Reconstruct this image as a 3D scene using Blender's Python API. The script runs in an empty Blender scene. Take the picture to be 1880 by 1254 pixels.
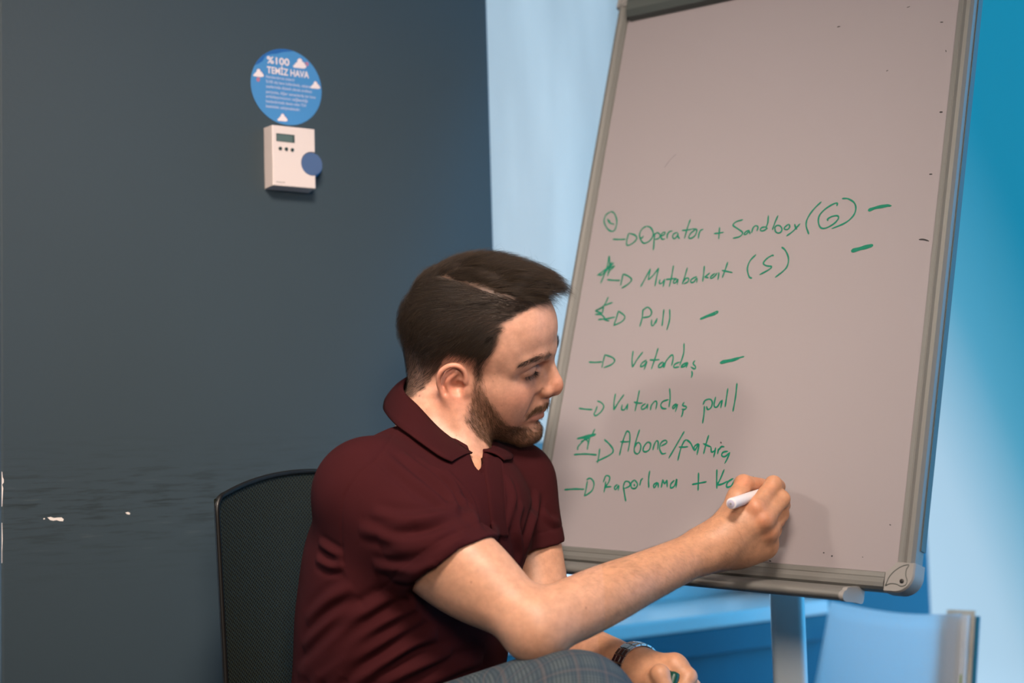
import bpy, bmesh, math, random
import numpy as np
from mathutils import Vector, Matrix

# ------------------------------------------------------------------ camera
W_PX, H_PX, F_PX = 1880.0, 1254.0, 2611.11          # a 50 mm lens on a 36 mm frame
_p, _r = math.radians(4.0), math.radians(1.64)        # tilted up a little, rolled a little
_up = np.array([-math.sin(_r) * math.cos(_p), -math.cos(_r) * math.cos(_p), math.sin(_p)])
_fw = np.array([0, 0, 1.0]) - _up * _up[2]
_fw /= np.linalg.norm(_fw)
_rt = np.cross(_fw, _up)
if _rt[0] < 0:
    _rt = -_rt
CAM_M = np.array([_rt, _fw, _up])                     # camera (right, down, forward) -> world
CAM_C = np.array([0.0, 0.0, 1.10])

scene = bpy.context.scene
C = scene.collection
_cam = bpy.data.cameras.new('camera')
_cam.sensor_width = 36.0
_cam.lens = 50.0
_cam.clip_start = 0.05
_cam.clip_end = 60
_cam.dof.use_dof = True
_cam.dof.focus_distance = 1.88
_cam.dof.aperture_fstop = 2.5
cam = bpy.data.objects.new('camera', _cam)
C.objects.link(cam)
_mw = Matrix.Identity(4)
for i in range(3):
    _mw[i][0] = CAM_M[i][0]
    _mw[i][1] = -CAM_M[i][1]
    _mw[i][2] = -CAM_M[i][2]
    _mw[i][3] = CAM_C[i]
cam.matrix_world = _mw
scene.camera = cam

scene.view_settings.view_transform = 'Standard'
scene.view_settings.look = 'None'
scene.view_settings.exposure = 0.0
scene.view_settings.gamma = 1.0
scene.view_settings.use_curve_mapping = False
scene.cycles.use_denoising = True
scene.cycles.max_bounces = 8
scene.cycles.sample_clamp_indirect = 4.0

# ------------------------------------------------------------------ daylight, ceiling lamps and an added rear fill
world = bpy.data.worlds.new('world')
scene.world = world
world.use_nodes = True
_nt = world.node_tree
_bg = _nt.nodes['Background']
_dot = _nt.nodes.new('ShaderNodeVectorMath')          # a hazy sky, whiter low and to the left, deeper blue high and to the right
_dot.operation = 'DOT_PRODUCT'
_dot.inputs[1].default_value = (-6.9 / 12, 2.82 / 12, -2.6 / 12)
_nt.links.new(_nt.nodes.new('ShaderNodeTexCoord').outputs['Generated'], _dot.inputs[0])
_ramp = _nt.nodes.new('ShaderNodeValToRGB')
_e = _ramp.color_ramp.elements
_e[0].position, _e[0].color = 0.0, (.22, 2.0, 4.0, 1)  # bright blue lobe to the far right, unseen, added to light the pillar
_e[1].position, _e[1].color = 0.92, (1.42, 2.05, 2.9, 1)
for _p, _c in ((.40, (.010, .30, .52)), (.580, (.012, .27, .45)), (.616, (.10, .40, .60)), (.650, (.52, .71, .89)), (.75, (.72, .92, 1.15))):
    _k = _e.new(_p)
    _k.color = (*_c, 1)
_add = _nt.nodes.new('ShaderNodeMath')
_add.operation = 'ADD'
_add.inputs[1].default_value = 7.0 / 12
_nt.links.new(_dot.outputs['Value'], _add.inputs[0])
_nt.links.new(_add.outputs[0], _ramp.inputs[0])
_sep = _nt.nodes.new('ShaderNodeSeparateXYZ')         # brighter glow well below the horizon, out of view, added to light the pad
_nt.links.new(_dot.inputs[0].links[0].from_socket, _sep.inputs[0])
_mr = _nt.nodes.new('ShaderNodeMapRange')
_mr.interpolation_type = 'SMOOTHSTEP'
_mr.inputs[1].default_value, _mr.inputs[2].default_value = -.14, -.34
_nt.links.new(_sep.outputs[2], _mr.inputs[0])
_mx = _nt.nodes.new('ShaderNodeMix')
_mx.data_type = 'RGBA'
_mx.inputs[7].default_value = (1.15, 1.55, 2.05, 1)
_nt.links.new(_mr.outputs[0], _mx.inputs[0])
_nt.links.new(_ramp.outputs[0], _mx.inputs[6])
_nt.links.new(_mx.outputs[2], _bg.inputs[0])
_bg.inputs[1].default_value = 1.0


def area(name, loc, target, sx, sy, power, col, spread=180):
    l = bpy.data.lights.new(name, 'AREA')
    l.shape = 'RECTANGLE'
    l.size, l.size_y = sx, sy
    l.energy = power
    l.color = col
    l.spread = math.radians(spread)
    o = bpy.data.objects.new(name, l)
    C.objects.link(o)
    o.location = loc
    o.rotation_euler = (Vector(target) - Vector(loc)).to_track_quat('-Z', 'Y').to_euler()
    return o


WARM = (1.0, 0.83, 0.70)
area('ceiling_lamp_key', (-2.2, 1.12, 2.76), (0.2, 2.0, 1.1), 0.4, 0.4, 36, WARM)
area('ceiling_lamp_overhead', (0.02, 0.42, 2.74), (-0.18, 1.84, 1.36), 0.6, 0.6, 14.5, WARM, 62)
area('fill_light_rear', (0.40, -1.50, 2.15), (-0.15, 1.90, 1.25), 0.7, 0.7, 18, WARM, 100)  # soft fill added behind the camera, hung well below the ceiling


# ------------------------------------------------------------------ helpers
def at(px, py, depth):
    """World point seen at a place in the frame, that far in front of the camera."""
    return CAM_M @ (np.array([(px - W_PX / 2) / F_PX, (py - H_PX / 2) / F_PX, 1.0]) * depth) + CAM_C


def proj(w):
    c = (np.asarray(w) - CAM_C) @ CAM_M
    return np.stack([c[..., 0] / c[..., 2] * F_PX + W_PX / 2, c[..., 1] / c[..., 2] * F_PX + H_PX / 2, c[..., 2]], -1)


def tag(o, label=None, cat=None, group=None, kind=None):
    for k, v in (('label', label), ('category', cat), ('group', group), ('kind', kind)):
        if v:
            o[k] = v
    return o


def empty(name, loc=(0, 0, 0)):
    o = bpy.data.objects.new(name, None)
    o.empty_display_size = 0.05
    C.objects.link(o)
    o.location = loc
    return o


def link(name, me, mat=None, parent=None, smooth=True):
    o = bpy.data.objects.new(name, me)
    C.objects.link(o)
    if mat is not None:
        me.materials.append(mat)
    if smooth and len(me.polygons):
        me.polygons.foreach_set('use_smooth', np.ones(len(me.polygons), dtype=bool))
    if parent is not None:
        o.parent = parent
        pl = parent
        off = Vector((0, 0, 0))
        while pl is not None:                       # parents are only ever moved, never turned
            off += pl.location
            pl = pl.parent
        o.location = -off
    return o


def mesh_np(name, verts, faces, mat=None, parent=None, smooth=True):
    """faces: an (n,k) array of equal polygons, or a list of lists."""
    me = bpy.data.meshes.new(name)
    verts = np.asarray(verts, dtype=np.float32)
    if isinstance(faces, np.ndarray):
        n, k = faces.shape
        me.vertices.add(len(verts))
        me.vertices.foreach_set('co', verts.ravel())
        me.loops.add(n * k)
        me.loops.foreach_set('vertex_index', faces.astype(np.int32).ravel())
        me.polygons.add(n)
        me.polygons.foreach_set('loop_start', np.arange(0, n * k, k, dtype=np.int32))
        me.polygons.foreach_set('loop_total', np.full(n, k, dtype=np.int32))
        me.update(calc_edges=True)
        me.validate()
    else:
        me.from_pydata([tuple(map(float, v)) for v in verts], [], faces)
        me.update()
    return link(name, me, mat, parent, smooth)


def bm_obj(name, bm, mat=None, parent=None, smooth=False, bevel=0.0, segs=2):
    me = bpy.data.meshes.new(name)
    bmesh.ops.recalc_face_normals(bm, faces=bm.faces)
    bm.to_mesh(me)
    bm.free()
    o = link(name, me, mat, parent, smooth)
    if bevel:
        m = o.modifiers.new('bevel', 'BEVEL')
        m.width = bevel
        m.segments = segs
        m.limit_method = 'ANGLE'
        m.angle_limit = math.radians(40)
    return o


def box_bm(bm, o, ax, ay, az):
    """A box from corner o along three edge vectors."""
    o, ax, ay, az = (Vector(v) for v in (o, ax, ay, az))
    vs = [bm.verts.new(o + ax * i + ay * j + az * k) for k in (0, 1) for j in (0, 1) for i in (0, 1)]
    for f in ((0, 1, 3, 2), (4, 6, 7, 5), (0, 4, 5, 1), (2, 3, 7, 6), (0, 2, 6, 4), (1, 5, 7, 3)):
        bm.faces.new([vs[i] for i in f])
    return vs


def tube_arrays(path, radii, n=8, cap=True, up=None):
    path = np.asarray(path, float)
    radii = np.broadcast_to(np.asarray(radii, float), (len(path),))
    t = np.gradient(path, axis=0)
    t /= np.linalg.norm(t, axis=1)[:, None] + 1e-12
    ref = np.array(up if up is not None else (0.31, 0.22, 0.92))
    vs = []
    for p, d, r in zip(path, t, radii):
        a = np.cross(d, ref)
        a /= np.linalg.norm(a) + 1e-12
        b = np.cross(d, a)
        ang = np.arange(n) * 2 * math.pi / n
        vs.append(p + r * (np.cos(ang)[:, None] * a + np.sin(ang)[:, None] * b))
    vs = np.concatenate(vs)
    fs = []
    for i in range(len(path) - 1):
        for j in range(n):
            k = (j + 1) % n
            fs.append([i * n + j, i * n + k, (i + 1) * n + k, (i + 1) * n + j])
    if cap:
        fs.append(list(range(n))[::-1])
        fs.append([(len(path) - 1) * n + j for j in range(n)])
    return vs, fs


def tube(name, path, radii, mat=None, parent=None, n=12, cap=True, smooth=True, up=None):
    v, f = tube_arrays(path, radii, n, cap, up)
    return mesh_np(name, v, f, mat, parent, smooth)


def spline(pts, n):
    """Catmull-Rom through pts, n samples."""
    p = np.asarray(pts, float)
    p = np.vstack([2 * p[0] - p[1], p, 2 * p[-1] - p[-2]])
    s = np.linspace(0, len(p) - 3 - 1e-9, n)
    i = s.astype(int)
    u = (s - i)[:, None]
    a, b, c, d = p[i], p[i + 1], p[i + 2], p[i + 3]
    return 0.5 * (2 * b + (c - a) * u + (2 * a - 5 * b + 4 * c - d) * u ** 2 + (3 * b - a - 3 * c + d) * u ** 3)


# ------------------------------------------------------------------ materials
def mat(name, col, rough=0.6, metal=0.0, spec=0.5, bump=None, var=None, **kw):
    m = bpy.data.materials.new(name)
    m.use_nodes = True
    nt = m.node_tree
    b = nt.nodes['Principled BSDF']
    b.inputs['Base Color'].default_value = (*col, 1)
    b.inputs['Roughness'].default_value = rough
    b.inputs['Metallic'].default_value = metal
    b.inputs['Specular IOR Level'].default_value = spec
    for k, v in kw.items():
        b.inputs[k.replace('_', ' ')].default_value = v
    tc = nt.nodes.new('ShaderNodeTexCoord')
    if var:                                          # (scale, amount): soft mottling of the base colour
        no = nt.nodes.new('ShaderNodeTexNoise')
        no.inputs['Scale'].default_value = var[0]
        no.inputs['Detail'].default_value = 5
        nt.links.new(tc.outputs['Object'], no.inputs['Vector'])
        mx = nt.nodes.new('ShaderNodeMix')
        mx.data_type = 'RGBA'
        mx.inputs[6].default_value = (*[c * (1 - var[1]) for c in col], 1)
        mx.inputs[7].default_value = (*[min(1, c * (1 + var[1])) for c in col], 1)
        nt.links.new(no.outputs['Fac'], mx.inputs[0])
        nt.links.new(mx.outputs[2], b.inputs['Base Color'])
    if bump:                                         # (scale, strength, distance)
        no = nt.nodes.new('ShaderNodeTexNoise')
        no.inputs['Scale'].default_value = bump[0]
        no.inputs['Detail'].default_value = 4
        nt.links.new(tc.outputs['Object'], no.inputs['Vector'])
        bp = nt.nodes.new('ShaderNodeBump')
        bp.inputs['Strength'].default_value = bump[1]
        bp.inputs['Distance'].default_value = bump[2]
        nt.links.new(no.outputs['Fac'], bp.inputs['Height'])
        nt.links.new(bp.outputs['Normal'], b.inputs['Normal'])
    return m


# ------------------------------------------------------------------ implicit surfaces (for the figure and its clothes)
F32 = np.float32


def smin(a, b, k):
    h = np.maximum(k - np.abs(a - b), 0) / k
    return np.minimum(a, b) - h * h * (k * 0.25)


def rot_from(axis_x, axis_z_hint):
    x = np.asarray(axis_x, float)
    x = x / np.linalg.norm(x)
    z = np.asarray(axis_z_hint, float)
    z = z - x * (z @ x)
    z /= np.linalg.norm(z)
    return np.stack([x, np.cross(z, x), z], 1)        # columns are the local axes


class Frame:
    def __init__(self, o=(0, 0, 0), R=None, s=1.0):
        self.o = np.asarray(o, float)
        self.R = np.eye(3) if R is None else R
        self.s = s

    def w(self, p):
        return (np.asarray(p, float) * self.s) @ self.R.T + self.o

    def l(self, p):
        return ((np.asarray(p, float) - self.o) @ self.R) / self.s


class Field:
    """Blobs joined with soft unions and cuts, turned into one mesh by surface nets."""

    def __init__(self):
        self.ops = []

    def _add(self, op, k, fn, c, r):
        self.ops.append((op, max(k, 1e-5), fn, np.asarray(c, F32), float(r)))

    def ell(self, c, r, k=0.01, R=None, op='+', F=None):
        F = F or Frame()
        R = np.eye(3) if R is None else R
        cw = F.w(c).astype(F32)
        Rw = (F.R @ R).astype(F32)
        rr = (np.asarray(r, float) * F.s).astype(F32)

        def fn(p):
            q = (p - cw) @ Rw
            k0 = np.sqrt(((q / rr) ** 2).sum(1))
            k1 = np.sqrt(((q / (rr * rr)) ** 2).sum(1)) + 1e-9
            return np.where(k0 < 1e-4, -rr.min(), k0 * (k0 - 1) / k1)
        self._add(op, k * F.s, fn, cw, rr.max())

    def cone(self, a, b, ra, rb, k=0.01, op='+', F=None, flat=None):
        """A capsule with two radii; flat=(axis, factor) squashes it along an axis."""
        F = F or Frame()
        aw, bw = F.w(a).astype(F32), F.w(b).astype(F32)
        ra, rb = F32(ra * F.s), F32(rb * F.s)
        ba = bw - aw
        L2 = F32(ba @ ba + 1e-12)
        ax = None
        if flat is not None:
            ax = np.asarray(F.R @ np.asarray(flat[0], float), F32)
            ax = (ax / np.linalg.norm(ax)).astype(F32)
            ff = F32(1.0 / flat[1] - 1.0)

        def fn(p):
            q = p - aw
            h = np.clip((q @ ba) / L2, 0, 1)
            d = q - h[:, None] * ba
            if ax is not None:
                d = d + (d @ ax)[:, None] * ax * ff
            return np.sqrt((d * d).sum(1)) - (ra + (rb - ra) * h)
        self._add(op, k * F.s, fn, (aw + bw) / 2, math.sqrt(L2) / 2 + max(ra, rb))

    def chain(self, pts, rs, k=0.01, op='+', F=None, flat=None):
        """Tapered capsules end to end, as one blob."""
        F = F or Frame()
        P = np.array([F.w(p) for p in pts], F32)
        rs = np.broadcast_to(np.asarray(rs, float), (len(P),)) * F.s
        segs = [(P[i], P[i + 1] - P[i], F32(rs[i]), F32(rs[i + 1])) for i in range(len(P) - 1)]
        ax = None
        if flat is not None:
            ax = np.asarray(F.R @ np.asarray(flat[0], float), F32)
            ax = (ax / np.linalg.norm(ax)).astype(F32)
            ff = F32(1.0 / flat[1] - 1.0)

        def fn(p):
            out = None
            for a, ba, r0, r1 in segs:
                q = p - a
                h = np.clip((q @ ba) / F32(ba @ ba + 1e-12), 0, 1)
                d = q - h[:, None] * ba
                if ax is not None:
                    d = d + (d @ ax)[:, None] * ax * ff
                e = np.sqrt((d * d).sum(1)) - (r0 + (r1 - r0) * h)
                out = e if out is None else np.minimum(out, e)
            return out
        c = P.mean(0)
        self._add(op, k * F.s, fn, c, np.linalg.norm(P - c, axis=1).max() + rs.max())

    def cut_plane(self, p, n, k=0.002, within=None):
        """Remove what lies on the side n points to (within = (centre, radius) limits the cut)."""
        p = np.asarray(p, F32)
        n = np.asarray(n, F32) / F32(np.linalg.norm(n))

        def fn(q):
            d = -((q - p) @ n)
            if within is not None:
                d = np.maximum(d, np.sqrt(((q - np.asarray(within[0], F32)) ** 2).sum(1)) - F32(within[1]))
            return d
        self._add('-', k, fn, within[0] if within else p, within[1] if within else 1e3)

    def custom(self, fn, c, r, k=0.005, op='+'):
        self._add(op, k, fn, c, r)

    def eval(self, p, lo=None, hi=None, pad=0.0):
        p = np.asarray(p, F32)
        d = np.full(len(p), 0.5, F32)
        for op, k, fn, c, r in self.ops:
            if lo is not None:
                g = np.maximum(np.maximum(lo - c, c - hi), 0)
                if math.sqrt(float((g * g).sum())) > r + k + pad:
                    continue
            e = fn(p).astype(F32)
            d = smin(d, e, F32(k)) if op == '+' else -smin(-d, e, F32(k))
        return d

    def mesh(self, h, lo, hi, B=20):
        lo = np.asarray(lo, float)
        hi = np.asarray(hi, float)
        nb = np.ceil((hi - lo) / (h * B)).astype(int)
        gi = np.stack(np.meshgrid(*[np.arange(n) for n in nb], indexing='ij'), -1).reshape(-1, 3)
        cen = (lo + (gi + 0.5) * (h * B)).astype(F32)
        dc = np.concatenate([self.eval(cen[i:i + 20000]) for i in range(0, len(cen), 20000)])
        gi = gi[np.abs(dc) < h * B * 1.45]
        n = B + 2
        off = np.stack(np.meshgrid(*[np.arange(n)] * 3, indexing='ij'), -1).reshape(-1, 3)
        big = (nb * B + 4).astype(np.int64)
        Vs, Ks, Qs = [], [], []
        # cell corners
        co = np.array([(i, j, k) for i in (0, 1) for j in (0, 1) for k in (0, 1)])
        ed = [(a, b) for a in range(8) for b in range(a + 1, 8) if np.abs(co[a] - co[b]).sum() == 1]
        for b in gi:
            base = b * B - 1
            pts = lo + (base + off) * h
            plo, phi = pts[0].astype(F32), pts[-1].astype(F32)
            f = self.eval(pts, plo, phi, 0.03).reshape(n, n, n)
            s = f < 0
            if s.all() or not s.any():
                continue
            m = n - 1
            cs = np.stack([s[i:i + m, j:j + m, k:k + m] for i, j, k in co])
            cf = np.stack([f[i:i + m, j:j + m, k:k + m] for i, j, k in co])
            act = cs.any(0) & ~cs.all(0)
            idx = np.argwhere(act)
            v = cf[:, act]
            acc = np.zeros((len(idx), 3))
            cnt = np.zeros(len(idx))
            for a, c2 in ed:
                x = (v[a] < 0) != (v[c2] < 0)
                t = np.where(x, v[a] / np.where(np.abs(v[a] - v[c2]) < 1e-12, 1, v[a] - v[c2]), 0)
                acc += np.where(x[:, None], co[a] + t[:, None] * (co[c2] - co[a]), 0)
                cnt += x
            vp = lo + (base + idx + acc / cnt[:, None]) * h
            g = idx + base + 1
            keys = (g[:, 0] * big[1] + g[:, 1]) * big[2] + g[:, 2]
            Vs.append(vp)
            Ks.append(keys)
            # quads for grid edges whose lower end lies in this block
            for ax in range(3):
                e = np.zeros(3, int)
                e[ax] = 1
                A = s[1:n - 1, 1:n - 1, 1:n - 1]
                sl = [slice(1, n - 1)] * 3
                sl[ax] = slice(2, n)
                Bm = s[tuple(sl)]
                q = np.argwhere(A != Bm) + 1
                if not len(q):
                    continue
                inside = s[q[:, 0], q[:, 1], q[:, 2]]
                u, w = (ax + 1) % 3, (ax + 2) % 3
                eu, ew = np.zeros(3, int), np.zeros(3, int)
                eu[u] = 1
                ew[w] = 1
                cells = [q - eu - ew, q - ew, q, q - eu]
                kk = []
                for c3 in cells:
                    g = c3 + base + 1
                    kk.append((g[:, 0] * big[1] + g[:, 1]) * big[2] + g[:, 2])
                kk = np.stack(kk, 1)
                kk[~inside] = kk[~inside][:, ::-1]
                Qs.append(kk)
        K = np.concatenate(Ks)
        V = np.concatenate(Vs)
        uk, first = np.unique(K, return_index=True)
        Q = np.concatenate(Qs)
        qi = np.searchsorted(uk, Q)
        qi = np.clip(qi, 0, len(uk) - 1)
        ok = (uk[qi] == Q).all(1)
        return V[first], qi[ok]


def vnormals(V, Q):
    n = np.cross(V[Q[:, 2]] - V[Q[:, 0]], V[Q[:, 3]] - V[Q[:, 1]])
    N = np.zeros_like(V)
    for i in range(Q.shape[1]):
        for c in range(3):
            N[:, c] += np.bincount(Q[:, i], n[:, c], len(V))
    return N / (np.linalg.norm(N, axis=1)[:, None] + 1e-12)


def relax(V, Q, it=1, a=0.5):
    for _ in range(it):
        S = np.zeros_like(V)
        c = np.zeros(len(V))
        for i in range(4):
            j = (i + 1) % 4
            for x, y in ((Q[:, i], Q[:, j]), (Q[:, j], Q[:, i])):
                c += np.bincount(x, minlength=len(V))
                for d in range(3):
                    S[:, d] += np.bincount(x, V[y, d], len(V))
        V = V * (1 - a) + a * S / np.maximum(c, 1)[:, None]
    return V


def strands(name, paths, rad, mat_, parent, taper=0.25, sides=3):
    """paths (n, m, 3): thin tapered tubes, all in one mesh."""
    n, m, _ = paths.shape
    t = np.gradient(paths, axis=1)
    t /= np.linalg.norm(t, axis=2)[..., None] + 1e-12
    ref = np.array([0.37, -0.48, 0.79])
    a = np.cross(t, ref)
    a /= np.linalg.norm(a, axis=2)[..., None] + 1e-12
    b = np.cross(t, a)
    r = np.asarray(rad, float).reshape(-1, 1) * np.linspace(1, taper, m)[None]
    ang = np.arange(sides) * 2 * math.pi / sides
    V = paths[:, :, None] + r[..., None, None] * (np.cos(ang)[:, None] * a[:, :, None] + np.sin(ang)[:, None] * b[:, :, None])
    ids = np.arange(n * m * sides).reshape(n, m, sides)
    q = np.stack([ids[:, :-1], np.roll(ids[:, :-1], -1, 2), np.roll(ids[:, 1:], -1, 2), ids[:, 1:]], -1).reshape(-1, 4)
    return mesh_np(name, V.reshape(-1, 3), q, mat_, parent, True)


# the writing board's plane: top-left inner corner, along its width, down its height, through it
BOARD_TL = np.array([0.2052, 2.2909, 1.7793])
BOARD_X = np.array([0.7637, -0.6445, -0.0381])
BOARD_X /= np.linalg.norm(BOARD_X)
BOARD_Y = np.array([-0.2039, -0.1823, -0.9619])
BOARD_Y -= BOARD_X * (BOARD_X @ BOARD_Y)
BOARD_Y /= np.linalg.norm(BOARD_Y)
BOARD_N = np.cross(BOARD_X, BOARD_Y)
BOARD_W, BOARD_H = 0.57, 0.8657


# ------------------------------------------------------------------ the room
WALL_T = .67                                          # the pillar's face runs y = WALL_Y + WALL_T x
D = np.array([1.0, WALL_T, 0.0])
D /= np.linalg.norm(D)
NW = np.array([D[1], -D[0], 0.0])                     # out of the window wall, into the room
UP = np.array([0, 0, 1.0])
PIL = np.array([0.0, 2.43, 0.0])                      # a point of the pillar's face
SETB = .22                                            # the parapet stands this far behind the pillar's face


def hit_plane(px, py, p, n):
    d = at(px, py, 1.0) - CAM_C
    return CAM_C + d * (((p - CAM_C) @ n) / (d @ n))


def on_pillar(px, py, off=0.0):
    return hit_plane(px, py, PIL + NW * off, NW)


def S_(p):                                            # along-wall coordinate
    return float((np.asarray(p) - PIL) @ D)


def wbox(bm, s0, s1, t0, t1, z0, z1):
    """A box in wall coordinates: s along, t out into the room (0 at the pillar's face), z up."""
    o = PIL + D * s0 + NW * t0 + UP * z0
    box_bm(bm, o, D * (s1 - s0), NW * (t1 - t0), UP * (z1 - z0))


def wall_obj(name, boxes, m, parent=None, bevel=0.0):
    bm = bmesh.new()
    for b in boxes:
        wbox(bm, *b)
    o = bm_obj(name, bm, m, parent, bevel=bevel)
    if parent is None:
        tag(o, kind='structure')
    return o


PIL_L, PIL_R = S_(on_pillar(1.5, 1000)), S_(on_pillar(912, 640))
PARA = PIL - NW * SETB
SILL_Z = float(hit_plane(1300, 1124, PARA, NW)[2])
COR = S_(hit_plane(1704, 1000, PARA, NW))             # where the window wall meets the white side wall
SLATE_L = S_(hit_plane(1505, 1100, PARA, NW))         # the solid stretch before that corner
GL = -SETB - .24                                      # glass plane
TOPZ, CEIL = 2.30, 2.80


def slate_material():
    m = mat('slate_paint', (.033, .053, .068), .55, spec=.35, bump=(140, .12, .002), var=(3, .06))
    nt = m.node_tree
    b = nt.nodes['Principled BSDF']
    geo = nt.nodes.new('ShaderNodeNewGeometry')
    mp = nt.nodes.new('ShaderNodeMapping')
    mp.vector_type = 'TEXTURE'
    mp.inputs['Rotation'].default_value[2] = math.atan2(D[1], D[0])
    mp.inputs['Scale'].default_value = (.075, .075, .0065)
    nt.links.new(geo.outputs['Position'], mp.inputs[0])
    no = nt.nodes.new('ShaderNodeTexNoise')
    no.inputs['Scale'].default_value = 1.0
    no.inputs['Detail'].default_value = 6
    no.inputs['Roughness'].default_value = .6
    nt.links.new(mp.outputs[0], no.inputs['Vector'])
    sep = nt.nodes.new('ShaderNodeSeparateXYZ')
    nt.links.new(geo.outputs['Position'], sep.inputs[0])
    band = nt.nodes.new('ShaderNodeValToRGB')         # scuffs where chair backs rub the wall
    e = band.color_ramp.elements
    e[0].position, e[0].color = .45, (0, 0, 0, 1)
    e[1].position, e[1].color = .57, (0, 0, 0, 1)
    for p, v in ((.485, .35), (.515, 1.0), (.54, .35)):
        k = e.new(p)
        k.color = (v, v, v, 1)
    div = nt.nodes.new('ShaderNodeMath')
    div.operation = 'DIVIDE'
    div.inputs[1].default_value = 2.0
    nt.links.new(sep.outputs[2], div.inputs[0])
    nt.links.new(div.outputs[0], band.inputs[0])
    src = b.inputs['Base Color'].links[0].from_socket
    for lo, hi, colr, amt in ((.50, .64, (.012, .020, .022), .75), (.30, .385, (.090, .115, .120), -.45)):
        mr = nt.nodes.new('ShaderNodeMapRange')
        mr.inputs[1].default_value, mr.inputs[2].default_value = (lo, hi) if amt > 0 else (hi, lo)
        nt.links.new(no.outputs['Fac'], mr.inputs[0])
        mu = nt.nodes.new('ShaderNodeMath')
        mu.operation = 'MULTIPLY'
        nt.links.new(mr.outputs[0], mu.inputs[0])
        nt.links.new(band.outputs[0], mu.inputs[1])
        m2 = nt.nodes.new('ShaderNodeMath')
        m2.operation = 'MULTIPLY'
        m2.inputs[1].default_value = abs(amt)
        nt.links.new(mu.outputs[0], m2.inputs[0])
        mx = nt.nodes.new('ShaderNodeMix')
        mx.data_type = 'RGBA'
        nt.links.new(m2.outputs[0], mx.inputs[0])
        nt.links.new(src, mx.inputs[6])
        mx.inputs[7].default_value = (*colr, 1)
        src = mx.outputs[2]
    nt.links.new(src, b.inputs['Base Color'])
    return m


SLATE = slate_material()
BLUEP = mat('blue_wall_paint', (.020, .135, .205), .5, spec=.35, bump=(140, .1, .002))
WHITE = mat('white_wall_paint', (.60, .74, .78), .6, spec=.3, bump=(180, .1, .002), var=(2.5, .03))
PLAST = mat('plaster_white', (.80, .74, .70), .8, var=(60, .12))
FLOORM = mat('carpet_dark', (.035, .045, .055), .95, spec=.1, bump=(500, .6, .004), var=(40, .2))
CEILM = mat('ceiling_paint', (.30, .30, .29), .8)
ROOMW = mat('room_paint', (.07, .07, .07), .8)
SILLM = mat('sill_stone', (.78, .80, .80), .35, spec=.5)
FRAMEM = mat('window_frame_white', (.74, .78, .80), .4)

FAR_L = -4.6
wall_obj('wall_pillar', [(PIL_L, PIL_R, -.62, 0, 0, CEIL)], SLATE, bevel=.004)
wall_obj('wall_parapet', [(FAR_L, PIL_L, -.60, -SETB, 0, SILL_Z - .03), (PIL_R, SLATE_L, -.60, -SETB, 0, SILL_Z - .03)], BLUEP)
wall_obj('wall_corner_pier', [(SLATE_L, COR, -.62, -SETB, 0, CEIL)], BLUEP, bevel=.004)
wall_obj('wall_lintel', [(FAR_L, PIL_L, -.60, -SETB, TOPZ, CEIL), (PIL_R, SLATE_L, -.60, -SETB, TOPZ, CEIL)], WHITE)
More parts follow.
